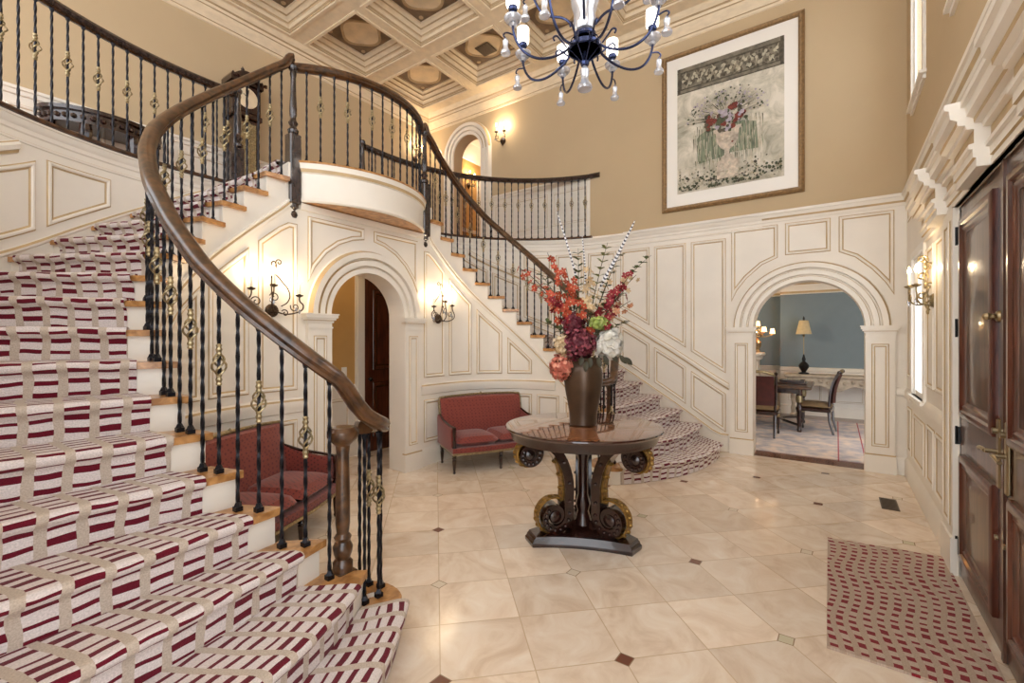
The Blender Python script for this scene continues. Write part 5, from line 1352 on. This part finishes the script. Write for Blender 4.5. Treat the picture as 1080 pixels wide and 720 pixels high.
# pale rug
m, nt, N, L, b = newmat('faded_rug'); setp(b, Roughness=.95)
tc = N.new('ShaderNodeTexCoord'); n1 = N.new('ShaderNodeTexNoise'); n1.inputs['Scale'].default_value = 5; n1.inputs['Detail'].default_value = 8; L.new(tc.outputs['Object'], n1.inputs['Vector'])
r = N.new('ShaderNodeValToRGB'); e = r.color_ramp.elements; e[0].position = .35; e[0].color = col4((172, 170, 184)); e[1].position = .62; e[1].color = col4((226, 210, 202)); q = e.new(.5); q.color = col4((202, 194, 196)); L.new(n1.outputs['Fac'], r.inputs[0])
sp = N.new('ShaderNodeSeparateXYZ'); L.new(tc.outputs['Object'], sp.inputs[0])
f1 = math_node(N, L, 'LESS_THAN', math_node(N, L, 'ABSOLUTE', math_node(N, L, 'SUBTRACT', sp.outputs[1], -.02)), .008); f2 = math_node(N, L, 'LESS_THAN', math_node(N, L, 'ABSOLUTE', math_node(N, L, 'SUBTRACT', sp.outputs[1], -.3)), .008)
L.new(mixc(N, L, math_node(N, L, 'MAXIMUM', f1, f2), r.outputs[0], col4((170, 90, 100))), b.inputs['Base Color']); MT['drug'] = m
mb = MB(); mb.box(7.14, 10.4, -1.0, 3.2, 0, .012); tag(mb.build('dining_rug', 'drug'), 'pale faded rug under the dining table beyond the right arch', 'rug')
# dining table
dt = thing('dining_table', (9.3, 1.5, 0), 'dark wooden dining table end visible between two chairs through the right arch', 'table')
mb = MB(); mb.bbox(8.72, 10.0, .33, 2.8, .72, .765, .012); mb.build('tabletop', 'rail', dt)
mb = MB(); mb.box(8.82, 9.9, .48, 2.65, .64, .72); mb.build('apron', 'mahog', dt)
LEG = [(.03, 0), (.036, .03), (.02, .06), (.028, .12), (.034, .36), (.04, .42), (.028, .45), (.046, .5), (.05, .58), (.042, .64), (.045, .72)]
for x, y in ((8.86, .5), (9.86, .5), (8.86, 2.6), (9.86, 2.6)):
    mb = MB(); mb.lathe(LEG, (x, y, .012), 10); l = mb.build('leg', 'mahog', dt)
    mb = MB(); mb.lathe([(.048, .49), (.054, .54), (.048, .6)], (x, y, .012), 10); mb.build('gilt_cap', 'gold', l)
mb = MB(); mb.tube(smooth([(8.86, .5, .12), (9.36, .9, .15), (9.86, .5, .12)], 2), .022, 6); mb.build('stretcher', 'mahog', dt)
def dining_chair(x, y, rz, label):
    t = thing('dining_chair', (x, y, .012), label, 'chair', None, rz)      # local: front faces -y
    mb = MB(); cushion(mb, -.24, .24, -.24, .24, .40, .47, .03, 8); mb.build('seat', 'chairseat', t, local=True)
    mb = MB(); mb.bbox(-.24, .24, -.24, .24, .35, .41, .01); mb.build('seat_rail', 'mahog', t, local=True)
    for sx in (-1, 1):
        mb = MB(); mb.lathe([(.014, 0), (.02, .03), (.013, .06), (.024, .3), (.03, .35)], (sx*.21, -.21, 0), 8); l = mb.build('leg', 'mahog', t, local=True)
        mb = MB(); mb.lathe([(.025, .27), (.029, .3), (.027, .34)], (sx*.21, -.21, 0), 8); mb.build('gilt_cap', 'gold', l, local=True)
        mb = MB(); mb.tube([(sx*.2, .27, 0), (sx*.2, .22, .2), (sx*.2, .21, .36)], [.016, .02, .024], 7); mb.build('leg', 'mahog', t, local=True)
        mb = MB(); mb.tube(smooth([(sx*.2, .21, .36), (sx*.215, .22, .6), (sx*.225, .26, .82), (sx*.23, .33, .97), (sx*.23, .35, 1.0)], 2), .02, 7); mb.ball((sx*.23, .35, 1.0), .03, 8); mb.build('stile', 'mahog', t, local=True, merge=False)
    mb = MB(); rows = []
    for i in range(7):
        z = .5+.46*i/6; w = .2; yy = .225+.09*(i/6)**2
        rows.append([(-w, yy, z), (0, yy+.02, z), (w, yy, z)])
    mb.grid(rows); mb.grid([[(a, b+.035, c) for a, b, c in r] for r in rows]); mb.build('backrest', 'chairback', t, local=True)
    mb = MB(); mb.tube(smooth([(-.23, .34, .98), (-.1, .36, 1.02), (0, .365, 1.03), (.1, .36, 1.02), (.23, .34, .98)], 2), .022, 7); mb.build('crest_rail', 'gold', t, local=True)
    return t
MT['chairseat'] = mat('tan_leather', (140, 116, 86), .5, var=.15, scale=12); MT['chairback'] = mat('maroon_back', (84, 34, 30), .6, var=.2, scale=14)
dining_chair(8.3, .98, R(90), 'dining chair at left through the arch, its maroon back turned to the hall')
dining_chair(9.1, .29, R(174), 'dining chair seen from the side before the stone console, right of the table')
# console, lamp, things on top
cs = thing('stone_console', (10.72, -.1, 0), 'carved pale stone console standing against the blue dining wall', 'console table')
mb = MB(); mb.bbox(10.5, 10.95, -.85, .85, .79, .85, .015); mb.build('top', 'stone', cs)
mb = MB(); rows = []
for i in range(25):
    y = -.8+1.6*i/24; z = .62+.05*math.cos(i*PI/4)+.03*math.cos(i*PI/12); rows.append([(10.53, y, .79), (10.52, y, z)])
mb.grid(rows); mb.box(10.53, 10.93, -.8, .8, .72, .79)
for i in range(13): mb.ball((10.52, -.75+1.5*i/12, .72+.015*(-1)**i), .035, 8)
mb.build('apron', 'stone', cs, merge=False)
for y in (-.7, .7):
    mb = MB(); mb.lathe([(.07, 0), (.07, .05), (.035, .08), (.045, .18), (.03, .25), (.05, .4), (.035, .5), (.06, .6), (.075, .7), (.05, .79)], (10.62, y, 0), 12); mb.build('leg', 'stone', cs)
lx, ly = 10.7, .53
la = thing('table_lamp', (lx, ly, .85), 'table lamp with beige shade and black urn foot on the stone console', 'lamp')
mb = MB(); mb.lathe([(.09, .85), (.09, .875), (.035, .89), (.045, .91), (.085, .98), (.092, 1.02), (.06, 1.07), (.025, 1.1), (.035, 1.14), (.02, 1.2), (.01, 1.24)], (lx, ly, 0), 16); mb.build('base', 'black', la)
mb = MB(); mb.lathe([(.008, 1.2), (.008, 1.9)], (lx, ly, 0), 8); mb.lathe([(.015, 1.58), (.025, 1.61), (.015, 1.64)], (lx, ly, 0), 10); mb.build('stem', 'brass', la, merge=False)
mb = MB(); mb.lathe([(.135, 1.64), (.13, 1.66), (.08, 1.9), (.072, 1.91)], (lx, ly, 0), 24); mb.build('lamp_shade', 'linen', la)
mb = MB(); mb.lathe([(.015, 1.9), (.02, 1.94), (.014, 1.97), (0, 2.0)], (lx, ly, 0), 10); mb.build('finial', 'black', la)
mb = MB(); mb.bbox(9.2, 9.55, .42, .85, .765, .79, .006); mb.box(9.23, 9.52, .45, .82, .79, .83)
tag(mb.build('serving_tray', 'mahog'), 'small dark tray lying on the end of the dining table', 'tray')
mp_ = thing('mantelpiece', (10.5, 1.8, 0), 'cream mantelpiece end at the left edge of the right arch', 'mantelpiece')
mb = MB(); mb.box(10.4, 10.7, 1.3, 2.6, 0, 1.12); mb.build('surround', 'cream', mp_)
mb = MB(); mb.bbox(10.27, 10.76, 1.2, 2.7, 1.2, 1.27, .015); mb.bbox(10.33, 10.73, 1.25, 2.65, 1.12, 1.2, .015); mb.build('shelf', 'cream', mp_)
ca = thing('candelabra', (10.45, 1.33, 1.27), 'gilded candelabra with lit shades on the cream mantelpiece', 'candelabra')
mb = MB(); mb.lathe([(.09, 0), (.07, .03), (.05, .06), (.08, .12), (.09, .2), (.05, .26), (.02, .3), (.02, .45)], (10.45, 1.33, 1.27), 12)
for k in range(14):
    a = k*2.4; mb.ball((10.45+.09*math.cos(a), 1.33+.09*math.sin(a), 1.6+.02*k*.7), .04, 6)
mb.build('base', 'gold', ca, merge=False)
for k, (dx, dy, dz) in enumerate(((0, .16, .42), (-.05, -.14, .40), (.0, -.02, .52), (.04, -.28, .36))):
    mb = MB(); mb.tube(smooth([(10.45, 1.33, 1.6), (10.45+dx*.6, 1.33+dy*.6, 1.58), (10.45+dx, 1.33+dy, 1.27+dz)], 2), .01, 6); a = mb.build('arm', 'gold', ca)
    mb = MB(); mb.lathe([(.05, .02), (.032, .12), (.03, .12), (.048, .02)], (10.45+dx, 1.33+dy, 1.27+dz), 14); mb.build('shade', 'warmshade', a)

# ================================================================== upper hall: clock and console, corridor beyond the arch
CKX, CKY = 3.02, 6.78
ck = thing('grandfather_clock', (CKX, CKY, ZF), 'tall carved dark clock with gilded front against the upper hall wall', 'clock')
f0 = YB-.03
mb = MB(); mb.bbox(CKX-0.221, CKX+0.221, f0-.32, f0, ZF, ZF+.12, .01); mb.bbox(CKX-0.197, CKX+0.197, f0-.29, f0, ZF+.12, ZF+.5, .01); mb.bbox(CKX-0.213, CKX+0.213, f0-.31, f0, ZF+.5, ZF+.55, .01); mb.build('base', 'mahog', ck, merge=False)
mb = MB(); mb.bbox(CKX-0.164, CKX+0.164, f0-.26, f0, ZF+.55, ZF+1.42, .01); mb.bbox(CKX-0.205, CKX+0.205, f0-.3, f0, ZF+1.42, ZF+1.5, .012); tr = mb.build('trunk', 'mahog', ck, merge=False)
mb = MB(); mb.box(CKX-0.127, CKX+0.127, f0-.268, f0-.258, ZF+.62, ZF+1.36)
for i in range(7):
    z = ZF+.68+i*.105
    for s in (-1, 1): mb.tube([(CKX+s*x, f0-.272, z+zz) for x, _, zz in spiral3((.058, 0), .042, .01, R(0), R(420), 0, 14)], .008, 5)
    mb.ball((CKX, f0-.272, z+.05), .022, 6)
mb.build('gilded_panel', 'gold', tr, merge=False)
mb = MB(); mb.bbox(CKX-0.189, CKX+0.189, f0-.28, f0, ZF+1.5, ZF+1.9, .01); hd = mb.build('hood', 'mahog', ck)
mb = MB(); n = 20; rows = []
for i in range(n+1):
    u = -1+2*i/n; z = ZF+1.9+.16*math.cos(u*PI/2)**.7+(.05 if abs(u) > .82 else 0); x = CKX+u*.213; rows.append([(x, f0-.31, ZF+1.88), (x, f0-.31, z), (x, f0, z), (x, f0, ZF+1.88)])
mb.grid(rows); mb.poly(rows[0]); mb.poly(rows[-1])
for x in (0,): mb.lathe([(.03, 0), (.045, .04), (.02, .07), (.025, .1), (0, .14)], (CKX+x, f0-.15, ZF+1.92+(.13 if x == 0 else .03)), 10)
for i in range(8): mb.ball((CKX-0.164+.4*i/7, f0-.315, ZF+1.95), .03, 6)
mb.build('pediment', 'mahog', hd, merge=False)
mb = MB(); mb.lathe([(.14, 0), (.14, .012), (.115, .016), (0, .016)], (0, 0, 0), 28, 0, lambda x, y, z: (CKX+x, f0-.28-z, ZF+1.7+y)); dl = mb.build('dial', 'medal', hd)
mb = MB(); mb.tube([(CKX, f0-.30, ZF+1.7), (CKX+0.016, f0-.30, ZF+1.81)], .004, 4); mb.tube([(CKX, f0-.30, ZF+1.7), (CKX-0.057, f0-.30, ZF+1.74)], .005, 4); mb.build('hands', 'black', dl, merge=False)

hc = thing('hall_console', (1.55, 6.7, ZF), 'dark half-round console table behind the left hall balusters', 'console table')
def half(r, n=20): return [(1.55+r*math.cos(PI+PI*i/n), YB-.03+r*.75*math.sin(PI+PI*i/n)) for i in range(n+1)]
mb = MB(); mb.prism(half(.56), ZF+.8, ZF+.84); mb.build('top', 'mahog', hc, merge=False)
mb = MB(); mb.prism(half(.52), ZF+.68, ZF+.8)
for x, y in half(.525)[1:-1]: mb.ball((x, y, ZF+.74), .03, 6)
mb.build('apron', 'mahog', hc, merge=False)
for i in (1, 7, 13, 19):
    x, y = half(.46)[i]; mb = MB(); mb.lathe([(.03, 0), (.04, .04), (.022, .1), (.035, .4), (.05, .54), (.06, .6), (.05, .68)], (x, y, ZF), 10); mb.build('leg', 'mahog', hc)
mb = MB(); mb.prism(half(.44), ZF+.12, ZF+.16); mb.build('shelf', 'mahog', hc, merge=False)

mb = MB(); mb.quad((7.05, YB, ZF), (10.4, YB, ZF), (10.4, YB, 6.3), (7.05, YB, 6.3)); mb.quad((10.4, 5, ZF), (10.4, YB, ZF), (10.4, YB, 6.3), (10.4, 5, 6.3)); mb.quad((7.05, 5, ZF), (10.4, 5, ZF), (10.4, 5, 6.3), (7.05, 5, 6.3)); structure(mb.build('wall_corridor', 'tan'))
mb = MB(); mb.quad((7.05, 5, 6.0), (10.4, 5, 6.0), (10.4, YB, 6.0), (7.05, YB, 6.0)); hmold(mb, MBK, 7.05, 10.4, [(5.7, 0), (5.72, .03), (5.8, .06), (5.9, .14), (6.0, .2)]); hmold(mb, MBK, 7.05, 8.3, [(4.02, 0), (4.03, .025), (4.1, .04), (4.11, 0)]); structure(mb.build('ceiling_corridor', 'white'))
mb = MB(); mb.quad((7.05, 5, ZF), (10.4, 5, ZF), (10.4, YB, ZF), (7.05, YB, ZF)); structure(mb.build('floor_corridor', 'oak'))
mb = MB(); mbox(mb, MBK, 8.5, 9.35, ZF+.01, 5.3, .0, .02)
for z0, z1 in ((3.4, 4.1), (4.25, 5.15)): panel(mb, lambda s, z, n: MBK(s, z, n+.02), rect(8.62, 9.22, z0, z1), .07, .014)
structure(mb.build('door_4', ['mahog', 'mahog']))
mb = MB(); mbox(mb, MBK, 8.36, 8.5, ZF, 5.42, 0, .03); mbox(mb, MBK, 9.35, 9.49, ZF, 5.42, 0, .03); mbox(mb, MBK, 8.36, 9.49, 5.3, 5.44, 0, .031); structure(mb.build('trim_16', 'cream'))

# ================================================================== light
def point(p, w, c, r=.03, name='lamp_light'):
    l = bpy.data.lights.new(name, 'POINT'); l.energy = w; l.color = c; l.shadow_soft_size = r; o = bpy.data.objects.new(name, l); o.location = p; COL.objects.link(o); return o
WARM = (1, .78, .52)
for p, w in SL_LIGHTS: point(p, w, WARM, .02, 'sconce_light')
for p in lamps: point(p, 7, (1, .86, .68), .05, 'chandelier_light')
for yy in (-1.5, 2.5): point((8.6, yy, 2.4), 30, (1, .84, .64), .2, 'dining_fill_light')  # added fill lamps, hidden beside the arch with no fixture, brightening the dining room
for dy in (-.28, 0, .16): point((10.45, 1.33+dy, 1.78), 2.5, WARM, .03, 'candelabra_light')
point((3.1, 4.75, 2.6), 5, (1, .78, .5), .1, 'hall_point_light'); point((9.2, 6.0, 5.6), 22, (1, .78, .5), .12, 'corridor_point_light')  # bare point lamps in the hall and corridor, no fixture modelled
w = bpy.data.worlds.new('world'); sc.world = w; w.use_nodes = True
bg = w.node_tree.nodes['Background']; bg.inputs[0].default_value = (.93, .96, 1, 1); bg.inputs[1].default_value = 3.0

# ================================================================== camera
cam = bpy.data.cameras.new('camera'); co = bpy.data.objects.new('camera', cam); COL.objects.link(co)
cam.sensor_width = 36; cam.lens = 16.0; cam.clip_start = .05; cam.clip_end = 60; cam.shift_y = -3/1080
co.location = (0, 0, 1.55); co.rotation_euler = (PI/2, 0, R(35.5)-PI/2)
sc.camera = co
vs = sc.view_settings
try: sc.display_settings.display_device = 'sRGB'
except Exception: pass
vs.view_transform = 'Standard'; vs.look = 'None'; vs.exposure = .45; vs.gamma = 1; vs.use_curve_mapping = False
sc.cycles.use_denoising = True
sc.cycles.max_bounces = 8; sc.cycles.diffuse_bounces = 5; sc.cycles.glossy_bounces = 3; sc.cycles.transparent_max_bounces = 12; sc.cycles.sample_clamp_indirect = 6; sc.cycles.caustics_reflective = False; sc.cycles.caustics_refractive = False
